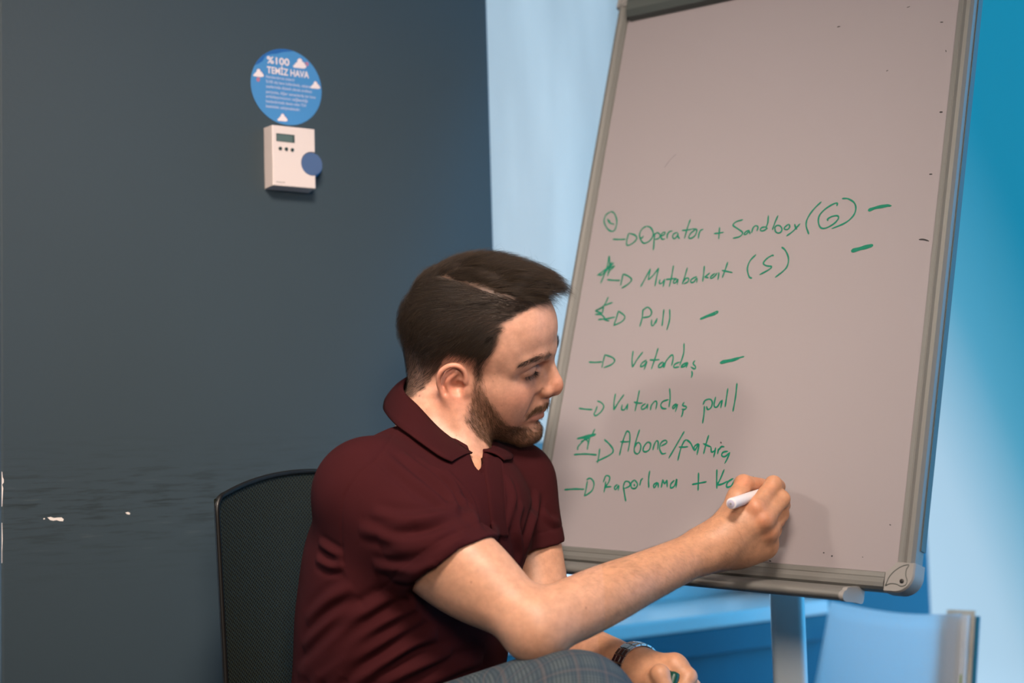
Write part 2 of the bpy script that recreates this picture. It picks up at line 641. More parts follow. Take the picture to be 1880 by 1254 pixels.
# a ledge and shadow line under the sill
wall_obj('trim_1', [(PIL_R, SLATE_L, -SETB, -SETB + .022, SILL_Z - .085, SILL_Z - .03)], BLUEP, bevel=.004)
for n_, (a_, b_) in enumerate(((FAR_L, PIL_L), (PIL_R, SLATE_L)), 1):
    w = wall_obj('window_%d' % n_, [(a_, b_, -.60, -SETB + .028, SILL_Z - .03, SILL_Z)], SILLM, bevel=.005)
    m0 = S_(hit_plane(1118, 60, PIL + NW * (GL + .03), NW)) if n_ == 2 else (a_ + b_) / 2
    bars = [(a_, b_, GL - .03, GL + .03, SILL_Z, SILL_Z + .035), (a_, b_, GL - .03, GL + .03, TOPZ - .05, TOPZ),
            (a_, a_ + .035, GL - .03, GL + .03, SILL_Z, TOPZ), (b_ - .035, b_, GL - .03, GL + .03, SILL_Z, TOPZ), (m0, m0 + .055, GL - .03, GL + .03, SILL_Z, TOPZ)]
    wall_obj('frame', bars, FRAMEM, w, bevel=.003)
    g_ = mat('window_glass', (1, 1, 1), .02, spec=.5)
    nt_ = g_.node_tree
    tr_, gl_, mx_ = nt_.nodes.new('ShaderNodeBsdfTransparent'), nt_.nodes.new('ShaderNodeBsdfGlossy'), nt_.nodes.new('ShaderNodeMixShader')
    tr_.inputs[0].default_value = (.93, .97, .97, 1)
    gl_.inputs['Roughness'].default_value = .02
    mx_.inputs[0].default_value = .05
    nt_.links.new(tr_.outputs[0], mx_.inputs[1])
    nt_.links.new(gl_.outputs[0], mx_.inputs[2])
    nt_.links.new(mx_.outputs[0], nt_.nodes['Material Output'].inputs[0])
    wall_obj('pane', [(a_ + .035, m0, GL - .004, GL + .004, SILL_Z + .035, TOPZ - .05), (m0 + .055, b_ - .035, GL - .004, GL + .004, SILL_Z + .035, TOPZ - .05)], g_, w)
    # roller blinds, one to each light of the window
    fm = bpy.data.materials.new('blind_fabric')
    fm.use_nodes = True
    nt_ = fm.node_tree
    nt_.nodes.remove(nt_.nodes['Principled BSDF'])
    t_, d_, mx_ = nt_.nodes.new('ShaderNodeBsdfTranslucent'), nt_.nodes.new('ShaderNodeBsdfDiffuse'), nt_.nodes.new('ShaderNodeMixShader')
    tc_, mp_, no_, rp_ = nt_.nodes.new('ShaderNodeTexCoord'), nt_.nodes.new('ShaderNodeMapping'), nt_.nodes.new('ShaderNodeTexNoise'), nt_.nodes.new('ShaderNodeValToRGB')
    mp_.inputs['Scale'].default_value = (9, 9, 1.2)
    no_.inputs['Scale'].default_value = 1.5
    no_.inputs['Detail'].default_value = 4
    rp_.color_ramp.elements[0].position, rp_.color_ramp.elements[0].color = .3, (.76, .73, .70, 1)
    rp_.color_ramp.elements[1].position, rp_.color_ramp.elements[1].color = .7, (.88, .84, .80, 1)
    nt_.links.new(tc_.outputs['Object'], mp_.inputs[0])
    nt_.links.new(mp_.outputs[0], no_.inputs['Vector'])
    nt_.links.new(no_.outputs['Fac'], rp_.inputs[0])
    nt_.links.new(rp_.outputs[0], t_.inputs[0])
    d_.inputs[0].default_value = (.75, .72, .66, 1)
    mx_.inputs[0].default_value = .25
    nt_.links.new(t_.outputs[0], mx_.inputs[1])
    nt_.links.new(d_.outputs[0], mx_.inputs[2])
    nt_.links.new(mx_.outputs[0], nt_.nodes['Material Output'].inputs[0])
    barm = mat('blind_bar', (.10, .22, .28), .5)
    zb = float(hit_plane(1000, 833, PIL + NW * (GL + .06), NW)[2])
    zt = float(hit_plane(1000, 811, PIL + NW * (GL + .06), NW)[2])
    for k_, (p_, q_) in enumerate(((a_ + .02, m0 + .012), (m0 + .045, b_ - .02))):
        bl = empty('roller_blind', PIL + D * (p_ + q_) / 2 + NW * (GL + .06) + UP * zb)
        tag(bl, {(1, 0): 'half-lowered roller blind of the window left of the slate pillar, far end', (1, 1): 'half-lowered roller blind left of the slate pillar, end against the pillar',
                 (2, 0): 'pale glowing roller blind between the slate pillar and the whiteboard', (2, 1): 'rolled-up roller blind above and behind the whiteboard, right of the mullion'}[(n_, k_)],
            'blind', 'roller blinds in the windows')
        up_ = 1.02 if (n_, k_) == (2, 1) else 0.0       # this one is rolled nearly all the way up
        bl.location.z += up_
        wall_obj('fabric', [(p_, q_, GL + .0595, GL + .0605, zt + up_, TOPZ - .04)], fm, bl)
        wall_obj('bottom_bar', [(p_, q_, GL + .052, GL + .068, zb + up_, zt + up_)], barm, bl, bevel=.003)
        wall_obj('roller', [(p_, q_, GL + .040, GL + .085, TOPZ - .05, TOPZ - .005)], FRAMEM, bl, bevel=.015)

# the white side wall on the right, with a window further along it towards the camera
CN = PIL + D * COR - NW * SETB


def sbox(bm, v0, v1, w0, w1, z0, z1):
    o = CN + NW * v0 + D * w0 + UP * z0
    box_bm(bm, o, NW * (v1 - v0), D * (w1 - w0), UP * (z1 - z0))


def side_obj(name, boxes, m):
    bm = bmesh.new()
    for b in boxes:
        sbox(bm, *b)
    return tag(bm_obj(name, bm, m), kind='structure')


side_obj('wall_right', [(-.40, 2.95, 0, .25, 0, .12), (-.40, 2.95, 0, .25, 2.60, CEIL), (2.95, 4.6, 0, .25, 0, CEIL)], WHITE)
w3 = side_obj('window_3', [(-.38, 2.95, .02, .23, .12, .15)], SILLM)
bm = bmesh.new()
for b in ((-.38, -.33, .10, .16, .15, 2.60), (2.90, 2.95, .10, .16, .15, 2.60), (-.38, 2.95, .10, .16, 2.55, 2.60), (-.38, 2.95, .10, .16, .15, .20), (1.30, 1.36, .10, .16, .15, 2.60)):
    sbox(bm, *b)
bm_obj('frame', bm, FRAMEM, w3)
bm = bmesh.new()
sbox(bm, -.33, 1.30, .126, .134, .20, 2.55)
sbox(bm, 1.36, 2.90, .126, .134, .20, 2.55)
bm_obj('pane', bm, g_, w3)

# floor, ceiling and the walls behind the camera
fl_o = CN + NW * 4.6
bm = bmesh.new()
wbox(bm, FAR_L - .3, COR + .3, -.62, 4.6, -.10, 0)
tag(bm_obj('floor', bm, FLOORM), kind='structure')
bm = bmesh.new()
wbox(bm, FAR_L - .3, COR + .3, -.62, 4.6, CEIL, CEIL + .1)
tag(bm_obj('ceiling', bm, CEILM), kind='structure')
wall_obj('wall_left', [(FAR_L - .2, FAR_L, -.62, 4.6, 0, CEIL)], ROOMW)
wall_obj('wall_back', [(FAR_L - .2, COR + .25, 4.4, 4.6, 0, CEIL)], ROOMW)

# paint knocked off the pillar: bare plaster on its edge and in two spots
rc = random.Random(4)


def chip(pts, off=.0006):
    P = [on_pillar(x, y, off) for x, y in pts]
    mesh_np('bare_plaster', np.array(P), [list(range(len(P)))], PLAST, bpy.data.objects['wall_pillar'], smooth=False)


chip([(87, 950), (93, 949), (99, 951), (107, 950), (113, 950), (117, 953), (116, 957), (110, 957), (104, 955), (98, 956), (92, 955)])
chip([(79, 952), (82, 951), (83, 953), (80, 954)])
chip([(230, 941), (235, 940), (239, 942), (238, 945), (233, 944)])
chip([(4, 866), (5, 876), (7, 880), (7, 886), (4, 890), (6, 896), (5, 912), (4, 930), (3, 930), (3, 866)], .0008)
chip([(4, 960), (5, 990), (4, 1012), (4, 1034), (3, 1034), (3, 960)], .0008)


# ------------------------------------------------------------------ the flip-chart whiteboard on its stand
ALU = mat('brushed_aluminium', (.21, .21, .20), .5, metal=.3, bump=(300, .08, .001))
ALU_D = mat('clamp_dark_grey', (.085, .10, .095), .45, metal=.2)
PLG = mat('grey_plastic', (.30, .29, .28), .5)
PLD = mat('dark_plastic', (.02, .02, .02), .5)
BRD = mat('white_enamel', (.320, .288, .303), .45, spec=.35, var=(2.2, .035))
STND = mat('stand_light_metal', (.72, .80, .84), .32, spec=.6)


def bpt(u, v, w=0.0):
    """Point of the board: u along, v down from the inner top-left corner, w out towards the writer."""
    return BOARD_TL + BOARD_X * u + BOARD_Y * v - BOARD_N * w


def on_board(px, py, w=0.0):
    return hit_plane(px, py, BOARD_TL - BOARD_N * w, BOARD_N)


board = empty('whiteboard', (0.392, 2.105, 0))
tag(board, 'tall white flip-chart whiteboard with green handwriting on a single column stand', 'whiteboard')


def bbox_obj(name, u0, u1, v0, v1, w0, w1, m, bevel=.002, parent=None):
    bm = bmesh.new()
    box_bm(bm, bpt(u0, v0, w0), BOARD_X * (u1 - u0), BOARD_Y * (v1 - v0), -BOARD_N * (w1 - w0))
    return bm_obj(name, bm, m, parent or board, bevel=bevel)


def profile_obj(name, prof, a, b, ea, eb, m, parent=None):
    """A moulded bar: profile points (across, out) swept from a to b; ea = across direction, eb = out direction."""
    n = len(prof)
    V = [p + ea * x + eb * y for p in (a, b) for x, y in prof]
    F = [[i, (i + 1) % n, n + (i + 1) % n, n + i] for i in range(n)] + [list(range(n))[::-1], [n + i for i in range(n)]]
    bm = bmesh.new()
    vs = [bm.verts.new(v) for v in V]
    for f_ in F:
        bm.faces.new([vs[i] for i in f_])
    return bm_obj(name, bm, m, parent or board)


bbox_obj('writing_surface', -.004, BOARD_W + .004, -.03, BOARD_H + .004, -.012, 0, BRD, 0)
bbox_obj('back_panel', -.018, BOARD_W + .018, -.05, BOARD_H + .016, -.022, -.0121, PLG, .002)
OUT = -BOARD_N
FP = [(0, .0005), (.0015, .0035), (.007, .0040), (.0075, .0034), (.0085, .0034), (.009, .0042), (.014, .0062), (.019, .0055), (.0225, .001), (.0235, -.006), (.0235, -.018), (.018, -.0215), (0, -.0125)]
profile_obj('frame_rail', FP, bpt(0, -.04), bpt(0, BOARD_H - .004), -BOARD_X, OUT, ALU)
profile_obj('frame_rail', FP, bpt(BOARD_W, -.04), bpt(BOARD_W, BOARD_H - .004), BOARD_X, OUT, ALU)
profile_obj('frame_rail', FP, bpt(.002, BOARD_H), bpt(BOARD_W - .014, BOARD_H), BOARD_Y, OUT, ALU)
profile_obj('frame_rail', FP, bpt(.002, -.040), bpt(BOARD_W - .002, -.040), -BOARD_Y, OUT, ALU)
# the dark channel along the outer right side that carries the flip-out arm
bbox_obj('side_channel', BOARD_W + .0236, BOARD_W + .0250, -.04, BOARD_H - .03, -.020, -.007, ALU_D, 0)


def corner(u, v, su, sv):
    """A rounded moulded corner."""
    r = .0245
    th = np.linspace(0, math.pi / 2, 24)
    out = [(-.0135, 0), (-.0135, r)] + [(r * math.sin(t) * 1.0, r * math.cos(t)) for t in th[0:]] + [(r, -.0135), (0, -.0135), (-.003, -.009), (-.009, -.003)]
    bm = bmesh.new()
    rings = []
    for w_, s in ((-.022, 1.0), (.0045, 1.0), (.0072, .93)):
        rings.append([bm.verts.new(bpt(u + su * (x * s + .0008), v + sv * (y * s + .0008), w_)) for x, y in out])
    n = len(out)
    for a, b in zip(rings, rings[1:]):
        for i in range(n):
            bm.faces.new([a[i], a[(i + 1) % n], b[(i + 1) % n], b[i]])
    bm.faces.new(rings[-1])
    bm.faces.new(rings[0][::-1])
    o = bm_obj('corner_cap', bm, PLG, board)
    # the three-sided recess and the screw hole
    tri = [(-.010, .018), (-.004, .0150), (.004, .0148), (.0105, .0170), (.0160, .0150), (.0175, .0095), (.0150, .0035), (.0150, -.004), (.0178, -.0100), (.009, -.0075), (.000, -.0010), (-.0065, .0075)]
    ring = spline(np.array(tri + tri[:1], float), 40)
    P = np.array([bpt(u + su * x, v + sv * y, .0074) for x, y in ring])
    tube('moulded_ridge', P, .00055, ALU_D, o, n=6)
    c = bpt(u + su * .0108, v + sv * .0108, .0073)
    P = np.array([c, c - BOARD_N * .0006])
    tube('screw_hole', P, .0027, PLD, o, n=14)
    return o


corner(0, BOARD_H, -1, 1)
corner(BOARD_W, BOARD_H, 1, 1)
corner(0, -.04, -1, -1)
corner(BOARD_W, -.04, 1, -1)
# pen tray below the board, open towards the writer
T = [(.0225, .006), (.0245, .016), (.0285, .030), (.0330, .040), (.0385, .0425), (.0430, .039), (.0440, .031), (.0410, .010), (.0385, -.010), (.0235, -.012)]
T = [tuple(p) for p in spline(np.array(T), 34)]
tray = profile_obj('pen_tray', T, bpt(.012, BOARD_H), bpt(BOARD_W - .052, BOARD_H), BOARD_Y, OUT, ALU)
TC = [(x * 1.0 + (.0014 if x > .03 else -.001), y + (.0014 if y > .02 else -.001)) for x, y in T]
profile_obj('tray_end_cap', TC, bpt(BOARD_W - .052, BOARD_H), bpt(BOARD_W - .046, BOARD_H), BOARD_Y, OUT, PLG, tray)
profile_obj('tray_end_cap', TC, bpt(.006, BOARD_H), bpt(.012, BOARD_H), BOARD_Y, OUT, PLG, tray)
# paper clamp across the top with its two knobs
CP = [(.0, .002), (-.002, .012), (-.012, .018), (-.026, .019), (-.045, .015), (-.060, .004), (-.060, -.02), (.0, -.005)]
clamp = profile_obj('paper_clamp', CP, bpt(.006, .0), bpt(BOARD_W - .006, .0), BOARD_Y, OUT, ALU_D)
for u in (.085, BOARD_W - .085):
    c = bpt(u, -.036, .016)
    tube('clamp_knob', np.array([c, c + OUT * .012, c + OUT * .024, c + OUT * .027]), (.013, .0125, .0115, .008), PLD, clamp, n=20)
# the stand
cx, cy = board.location[0], board.location[1]
bm = bmesh.new()
prof = []
for sx, sy in ((1, 1), (-1, 1), (-1, -1), (1, -1)):
    for t in np.linspace(0, math.pi / 2, 5):
        a = math.atan2(sy, sx) - math.pi / 4 + t
        prof.append((sx * .015 + .0095 * math.cos(a), sy * .010 + .0095 * math.sin(a)))
dx, dy = np.array([.97, -.24, 0]), np.array([.24, .97, 0])
rings = [[bm.verts.new(np.array([cx, cy, z]) + dx * x + dy * y) for x, y in prof] for z in (.075, 1.42)]
n = len(prof)
for i in range(n):
    bm.faces.new([rings[0][i], rings[0][(i + 1) % n], rings[1][(i + 1) % n], rings[1][i]])
bm.faces.new(rings[1])
bm.faces.new(rings[0][::-1])
bm_obj('column', bm, STND, board, smooth=True)
bbox_obj('pivot_bracket', .245, .325, .38, .48, -.060, -.0221, PLD, .004)
for k in range(5):
    a = math.radians(72 * k + 20)
    d_ = np.array([math.cos(a), math.sin(a), 0])
    p0 = np.array([cx, cy, .085])
    leg = tube('base_leg', np.array([p0, p0 + d_ * .16 + UP * -.004, p0 + d_ * .30 + UP * -.016]), (.020, .017, .013), STND, board, n=12)
    q_ = p0 + d_ * .29
    tube('castor', np.array([[q_[0] - d_[1] * .012, q_[1] + d_[0] * .012, .027], [q_[0] + d_[1] * .012, q_[1] - d_[0] * .012, .027]]), .027, PLD, leg, n=18)
tube('base_hub', np.array([[cx, cy, .055], [cx, cy, .075], [cx, cy, .115]]), (.042, .042, .034), PLD, board, n=24)

# ---- the writing, traced in board coordinates
INK = mat('green_marker_ink', (.003, .185, .112), .55, spec=.3, var=(160, .25))
INKL = mat('green_marker_ink_faint', (.07, .24, .17), .55, spec=.3, var=(160, .3))
INKB = mat('black_marker_ink', (.02, .018, .02), .6)


def ink(strokes, org, sc, wid, m, lift=.0004):
    """Flat ribbons of ink on the board."""
    V, F = [], []
    for k, s in enumerate(strokes):
        w = wid
        if isinstance(s, tuple):
            s, w = s
        pts = np.array([on_board(org[0] + x / sc, org[1] + y / sc) for x, y in s])
        L2 = np.linalg.norm(np.diff(pts, axis=0), axis=1).sum()
        c = spline(pts, max(6, int(L2 / .0022)))
        t = np.gradient(c, axis=0)
        t /= np.linalg.norm(t, axis=1)[:, None] + 1e-12
        sd = np.cross(t, BOARD_N)
        i = np.arange(len(c))
        tap = np.clip(np.minimum(i, i[::-1]) / 1.5 + .45, 0, 1) * (1 + .12 * np.sin(i * .9 + k))
        o = len(V)
        off = -BOARD_N * (lift + .00003 * (k % 4))
        for p, d, q in zip(c, sd, tap):
            V += [p + d * w * .5 * q + off, p - d * w * .5 * q + off]
        F += [[o + 2 * j, o + 2 * j + 1, o + 2 * j + 3, o + 2 * j + 2] for j in range(len(c) - 1)]
    return V, F


def write(label, groups):
    items = []
    for strokes, org, sc, wid in groups:
        for s in strokes:
            items.append(ink([s], org, sc, wid, INK, .0004 + .00003 * (len(items) % 4)))
    ext = [(min((v - BOARD_TL) @ BOARD_X for v in V), max((v - BOARD_TL) @ BOARD_X for v in V)) for V, _ in items]
    order = sorted(range(len(items)), key=lambda i: ext[i][0])
    words_, hi = [], -9
    for i in order:                                   # strokes that stand close together make one word
        if ext[i][0] > hi + .0075:
            words_.append([])
        words_[-1].append(i)
        hi = max(hi, ext[i][1])
    for w in words_:
        V, F = [], []
        for i in w:
            F += [[k + len(V) for k in q] for q in items[i][1]]
            V += items[i][0]
        mesh_np('handwriting', V, F, INK, board, smooth=False)['label'] = label


R1, R2, R3, R4, R5 = ((1090, 350), 6.267), ((1380, 350), 6.267), ((1070, 530), 5.697), ((1040, 690), 5.697), ((1030, 780), 5.697)
WD = .0024
write('top handwritten line in green', [
    ([[(200, 240), (240, 265), (268, 350), (250, 440), (215, 470), (160, 440), (122, 360), (140, 285), (200, 240)], [(160, 325), (187, 372), (240, 390)], [(178, 340), (190, 372)],
      [(220, 560), (300, 563), (370, 560)], [(405, 490), (385, 560), (380, 620), (410, 628), (470, 590), (498, 545), (470, 510), (405, 490)],
      [(610, 410), (560, 440), (530, 500), (540, 560), (575, 605), (630, 590), (675, 540), (685, 480), (655, 425), (610, 410)], [(575, 520), (555, 548), (540, 540)],
      ([(702, 490), (698, 560), (688, 690)], .0026), [(700, 505), (735, 485), (765, 510), (750, 550), (705, 562)],
      [(778, 525), (815, 505), (820, 478), (790, 490), (775, 530), (790, 562), (825, 555)], [(850, 490), (845, 555)], [(848, 515), (870, 475), (910, 465)],
      [(965, 480), (920, 500), (910, 535), (930, 555), (965, 520), (970, 485), (972, 530), (992, 555)], [(1115, 330), (1080, 430), (1045, 555)], [(1015, 460), (1075, 455), (1130, 445)],
      [(1180, 445), (1120, 490), (1095, 540), (1120, 550), (1165, 520), (1187, 470), (1180, 445), (1130, 442)], [(1215, 480), (1205, 555)], [(1210, 505), (1230, 460), (1265, 445)],
      ([(1450, 420), (1445, 490), (1440, 560)], .0024), ([(1385, 495), (1440, 490), (1500, 480)], .0024),
      [(1720, 335), (1640, 360), (1605, 400), (1660, 440), (1715, 485), (1680, 530), (1600, 550)], [(1795, 455), (1755, 472), (1730, 500), (1755, 505), (1792, 470), (1800, 505)]], *R1, WD),
    ([[(0, 490), (18, 430), (48, 405), (75, 420), (60, 470)], [(165, 420), (120, 425), (100, 455), (130, 465), (175, 442)], [(193, 285), (187, 370), (168, 425), (185, 440)],
      [(305, 285), (265, 380), (240, 455)], [(262, 440), (285, 405), (325, 405), (350, 440), (340, 475), (305, 490), (275, 470), (270, 430)], [(430, 385), (390, 415), (375, 440), (410, 450), (440, 420), (430, 385)],
      [(495, 385), (505, 420), (522, 450)], [(560, 380), (480, 465), (400, 525)], [(805, 128), (720, 210), (650, 310), (628, 400), (660, 505)],
      [(982, 180), (985, 145), (930, 160), (840, 220), (780, 290), (770, 370), (800, 430), (860, 430), (950, 380), (1000, 320), (985, 290), (920, 300), (875, 330), (882, 350)],
      [(1040, 92), (1110, 95), (1180, 140), (1200, 210), (1170, 290), (1080, 370), (920, 440)], ([(1340, 230), (1440, 195), (1590, 168)], .0046), ([(1400, 205), (1520, 178), (1612, 176)], .0026)], *R2, WD)])
write('second handwritten line in green', [
    ([[(80, 1070), (150, 900), (180, 755), (183, 900), (160, 985)], [(40, 980), (120, 920), (235, 830)], [(235, 830), (110, 960), (60, 975)], [(120, 930), (240, 868), (160, 945)], [(215, 820), (140, 920), (100, 970)],
      ([(155, 1025), (230, 1032), (305, 1035)], .0024), [(340, 955), (325, 1030), (310, 1095)], [(340, 960), (400, 985), (438, 1025), (400, 1075), (320, 1125)],
      [(540, 1110), (600, 1000), (655, 895)], [(655, 900), (640, 970), (628, 1030)], [(628, 1030), (690, 970), (750, 890)], [(750, 890), (725, 1000), (705, 1105)],
      [(765, 1020), (757, 1065), (785, 1065), (820, 1015)], [(818, 1015), (800, 1110)], [(920, 860), (900, 980), (870, 1110)], [(830, 1022), (890, 1018), (950, 1010)],
      [(960, 1010), (925, 1035), (920, 1065), (950, 1055), (970, 1015), (962, 1085)], [(1080, 885), (1050, 990), (1020, 1080)], [(1028, 1060), (1060, 1012), (1095, 1012), (1085, 1050), (1035, 1075)],
      [(1190, 988), (1130, 1020), (1115, 1050), (1150, 1055), (1190, 1005), (1187, 1062)], [(1275, 865), (1266, 960), (1255, 1050)], [(1340, 945), (1305, 975), (1272, 998)], [(1275, 995), (1300, 998), (1325, 1005)],
      [(1400, 950), (1350, 990), (1352, 1012), (1390, 990), (1425, 945)], [(1442, 940), (1438, 985), (1430, 1030)], [(1545, 820), (1515, 910), (1480, 1005)], ([(1475, 918), (1540, 932), (1600, 945)], .0024),
      [(1870, 735), (1800, 810), (1770, 900), (1790, 990), (1825, 1010)]], *R1, WD),
    ([[(250, 757), (240, 745), (180, 780), (135, 835), (170, 865), (230, 875), (200, 910), (90, 970)], [(345, 650), (390, 690), (425, 780), (410, 870), (360, 930), (270, 1000)],
      ([(1145, 698), (1270, 662), (1400, 628)], .0056)], *R2, WD)])
write('third handwritten line in green', [
    ([[(270, 85), (220, 180), (130, 235)], [(315, 145), (270, 160), (220, 180)], [(220, 180), (212, 225), (205, 260)], [(205, 260), (165, 245), (130, 235)], [(130, 230), (180, 212), (225, 185)], [(130, 270), (195, 272), (235, 315)],
      [(160, 325), (250, 315), (340, 298)], [(215, 318), (250, 332), (280, 340)], [(375, 230), (352, 310), (325, 385)], [(375, 235), (440, 290), (410, 345), (320, 388)],
      [(630, 215), (623, 300), (597, 400)], [(625, 230), (680, 195), (720, 240), (700, 290), (625, 305)], [(722, 320), (720, 378), (740, 385), (775, 315)], [(778, 308), (765, 365)],
      [(850, 215), (840, 310), (830, 395)], [(910, 215), (910, 320), (880, 435)], [(1225, 318), (1320, 275), (1400, 240), (1412, 250), (1390, 265)], ([(1225, 320), (1310, 288), (1395, 262)], .0034)], *R3, WD)])
write('fourth handwritten line in green', [
    ([([(62, 768), (130, 772), (205, 766)], .0024), [(235, 685), (215, 760), (200, 830)], [(232, 692), (310, 720), (335, 755), (300, 795), (220, 828)], [(528, 650), (517, 740), (520, 825)], [(520, 825), (570, 740), (632, 660)],
      [(670, 745), (620, 780), (605, 815), (640, 805), (672, 760), (642, 850)], [(790, 620), (760, 720), (718, 845)], ([(700, 745), (750, 747), (805, 742)], .0024), ([(840, 765), (800, 795), (795, 825), (830, 815), (850, 770), (842, 828)], .0026),
      [(850, 830), (872, 760), (930, 695), (947, 722), (930, 810)], [(1060, 570), (1055, 680), (1015, 805)], [(1018, 768), (965, 790), (955, 825), (1012, 818)], ([(1090, 772), (1042, 800), (1032, 822), (1070, 810), (1100, 772), (1082, 830)], .0028),
      [(1175, 750), (1155, 785), (1180, 815), (1172, 842), (1130, 818)], [(1140, 860), (1146, 895), (1135, 935)], ([(1435, 776), (1550, 752), (1640, 724)], .0044), [(1450, 760), (1570, 738), (1690, 710)]], *R3, WD)])
write('fifth handwritten line in green', [
    ([([(130, 340), (200, 350), (275, 355)], .0024), [(325, 315), (305, 370), (290, 400), (310, 418), (360, 380), (392, 325), (370, 285), (322, 262)], [(515, 185), (500, 270), (497, 360)], [(497, 360), (550, 270), (605, 195)],
      [(585, 300), (578, 350), (608, 355), (640, 298)], [(642, 290), (635, 360)], [(765, 150), (745, 250), (718, 372)], [(705, 275), (750, 285), (800, 285)], [(832, 290), (790, 320), (790, 352), (830, 335), (852, 295), (845, 352)],
      [(880, 362), (890, 310), (930, 265), (947, 287), (935, 355)], [(1080, 130), (1086, 230), (1073, 332)], [(1072, 250), (1010, 270), (988, 310), (1008, 342), (1050, 345)], [(1152, 290), (1115, 320), (1120, 346), (1162, 298), (1140, 380)],
      [(1235, 275), (1215, 310), (1258, 325), (1240, 352), (1205, 350)], [(1222, 350), (1215, 400), (1200, 435)], [(1445, 315), (1440, 400), (1425, 500)], [(1430, 305), (1450, 260), (1500, 245), (1527, 275), (1515, 330), (1480, 355), (1465, 318)],
      [(1562, 218), (1545, 310), (1575, 327), (1622, 255)], [(1632, 250), (1615, 340)], [(1690, 130), (1676, 230), (1660, 330)], [(1785, 75), (1770, 220), (1742, 375)]], *R4, WD)])
write('sixth handwritten line in green', [
    ([[(300, 555), (250, 640), (150, 690)], ([(110, 660), (200, 632), (310, 608)], .0026), [(310, 615), (220, 645), (110, 660)], [(230, 630), (180, 680), (125, 740), (118, 780)], [(180, 650), (225, 690), (220, 775)], [(245, 640), (225, 740)],
      ([(78, 825), (200, 818), (320, 828)], .0026), [(350, 760), (340, 840), (325, 915)], [(395, 665), (450, 715), (490, 775), (460, 825), (310, 900)], [(555, 835), (590, 690), (630, 578)], [(630, 575), (662, 600), (663, 690), (645, 795)], [(562, 690), (615, 692), (665, 686)],
      [(768, 560), (735, 660), (708, 760)], [(705, 765), (745, 700), (778, 725), (770, 790), (740, 818), (712, 795), (712, 745)], [(800, 790), (812, 740), (850, 695), (882, 712), (870, 770), (830, 797), (800, 785)],
      [(905, 780), (920, 720), (945, 680), (962, 702), (955, 775)], [(988, 738), (1050, 702), (1035, 675), (992, 700), (975, 760), (1000, 815), (1045, 810)], [(1235, 580), (1160, 710), (1070, 865)],
      [(1165, 890), (1195, 770), (1230, 690), (1258, 668)], [(1175, 745), (1225, 746), (1275, 742)], [(1258, 668), (1300, 705), (1335, 780)], [(1385, 708), (1340, 740), (1345, 780), (1388, 715), (1366, 830)],
      [(1490, 620), (1460, 720), (1435, 820)], [(1430, 708), (1475, 730), (1515, 745)], [(1513, 742), (1520, 800), (1562, 775)], [(1562, 750), (1553, 800), (1540, 855)], [(1592, 760), (1582, 822)], [(1590, 785), (1620, 742), (1655, 745)],
      [(1692, 790), (1640, 800), (1625, 835), (1660, 845), (1712, 800)], [(1712, 800), (1685, 865), (1655, 920)]], *R4, WD)])
write('bottom handwritten line in green, half hidden by the hand', [
    ([([(35, 680), (140, 672), (245, 675)], .0026), [(278, 585), (262, 680), (245, 750)], [(268, 575), (310, 560), (346, 610), (325, 690), (245, 748)], [(470, 590), (462, 650), (450, 710)], [(443, 605), (470, 535), (510, 545), (500, 600), (452, 665)],
      [(452, 655), (490, 650), (530, 648)], [(592, 622), (560, 655), (575, 680), (605, 632), (600, 690)], ([(652, 640), (665, 720), (680, 802)], .0026), [(650, 655), (672, 595), (715, 600), (720, 640), (662, 668)],
      [(770, 575), (735, 610), (740, 660), (780, 665), (802, 620), (770, 575)], [(765, 620), (772, 645)], [(835, 590), (825, 637)], [(830, 602), (842, 575), (860, 558)], [(930, 480), (918, 570), (920, 662)],
      [(1007, 600), (970, 630), (980, 660), (1013, 605), (1020, 660)], [(1050, 660), (1058, 615), (1065, 570)], [(1065, 572), (1075, 600), (1085, 622)], [(1085, 622), (1098, 598), (1110, 575)], [(1110, 575), (1112, 655)],
      [(1188, 580), (1150, 620), (1150, 660), (1188, 640), (1212, 565), (1205, 660)], ([(1440, 500), (1438, 600), (1435, 690)], .0024), ([(1370, 625), (1440, 612), (1525, 595)], .0024),
      [(1632, 465), (1630, 570), (1632, 670)], [(1710, 465), (1670, 560), (1634, 632)], [(1634, 632), (1690, 618), (1745, 588)], [(1805, 560), (1745, 600), (1735, 650), (1780, 640), (1825, 575), (1800, 670)],
      [(1995, 575), (2008, 545), (2020, 570)]], *R5, WD)])
# stray specks of dry ink
V_, F_ = [], []
for pts, w_ in (([(1687, 440), (1696, 440), (1706, 443)], .0022), ([(1537, 50), (1540, 49), (1543, 49)], .0016), ([(1725, 206), (1728, 206), (1731, 206)], .0022), ([(1706, 320), (1709, 320), (1712, 320)], .0018),
                ([(1726, 41), (1729, 41), (1732, 41)], .0014), ([(1665, 14), (1668, 13), (1671, 12)], .0011), ([(1627, 131), (1629, 130), (1631, 129)], .0011), ([(1736, 92), (1737, 94), (1737, 96)], .0010),
                ([(1323, 811), (1324, 813), (1325, 814)], .0016), ([(1511, 1015), (1513, 1015), (1514, 1015)], .0014), ([(1526, 1021), (1528, 1021), (1529, 1021)], .0020), ([(1633, 963), (1635, 964), (1636, 964)], .0012),
                ([(1412, 1030), (1414, 1030), (1416, 1031)], .0014), ([(1583, 1023), (1584, 1023), (1585, 1023)], .0009), ([(1220, 308), (1232, 292), (1242, 283)], .0004)):
    v, f_ = ink([(pts, w_)], (0, 0), 1.0, w_, INKB, .0003)
    F_ += [[i + len(V_) for i in q] for q in f_]
    V_ += v
tag(mesh_np('ink_specks', V_, F_, INKB, board, smooth=False), 'small black ink marks', kind='stuff')


# ------------------------------------------------------------------ things on the pillar
def ppt(s, z, off=0.0):
    return PIL + D * s + NW * off + UP * z


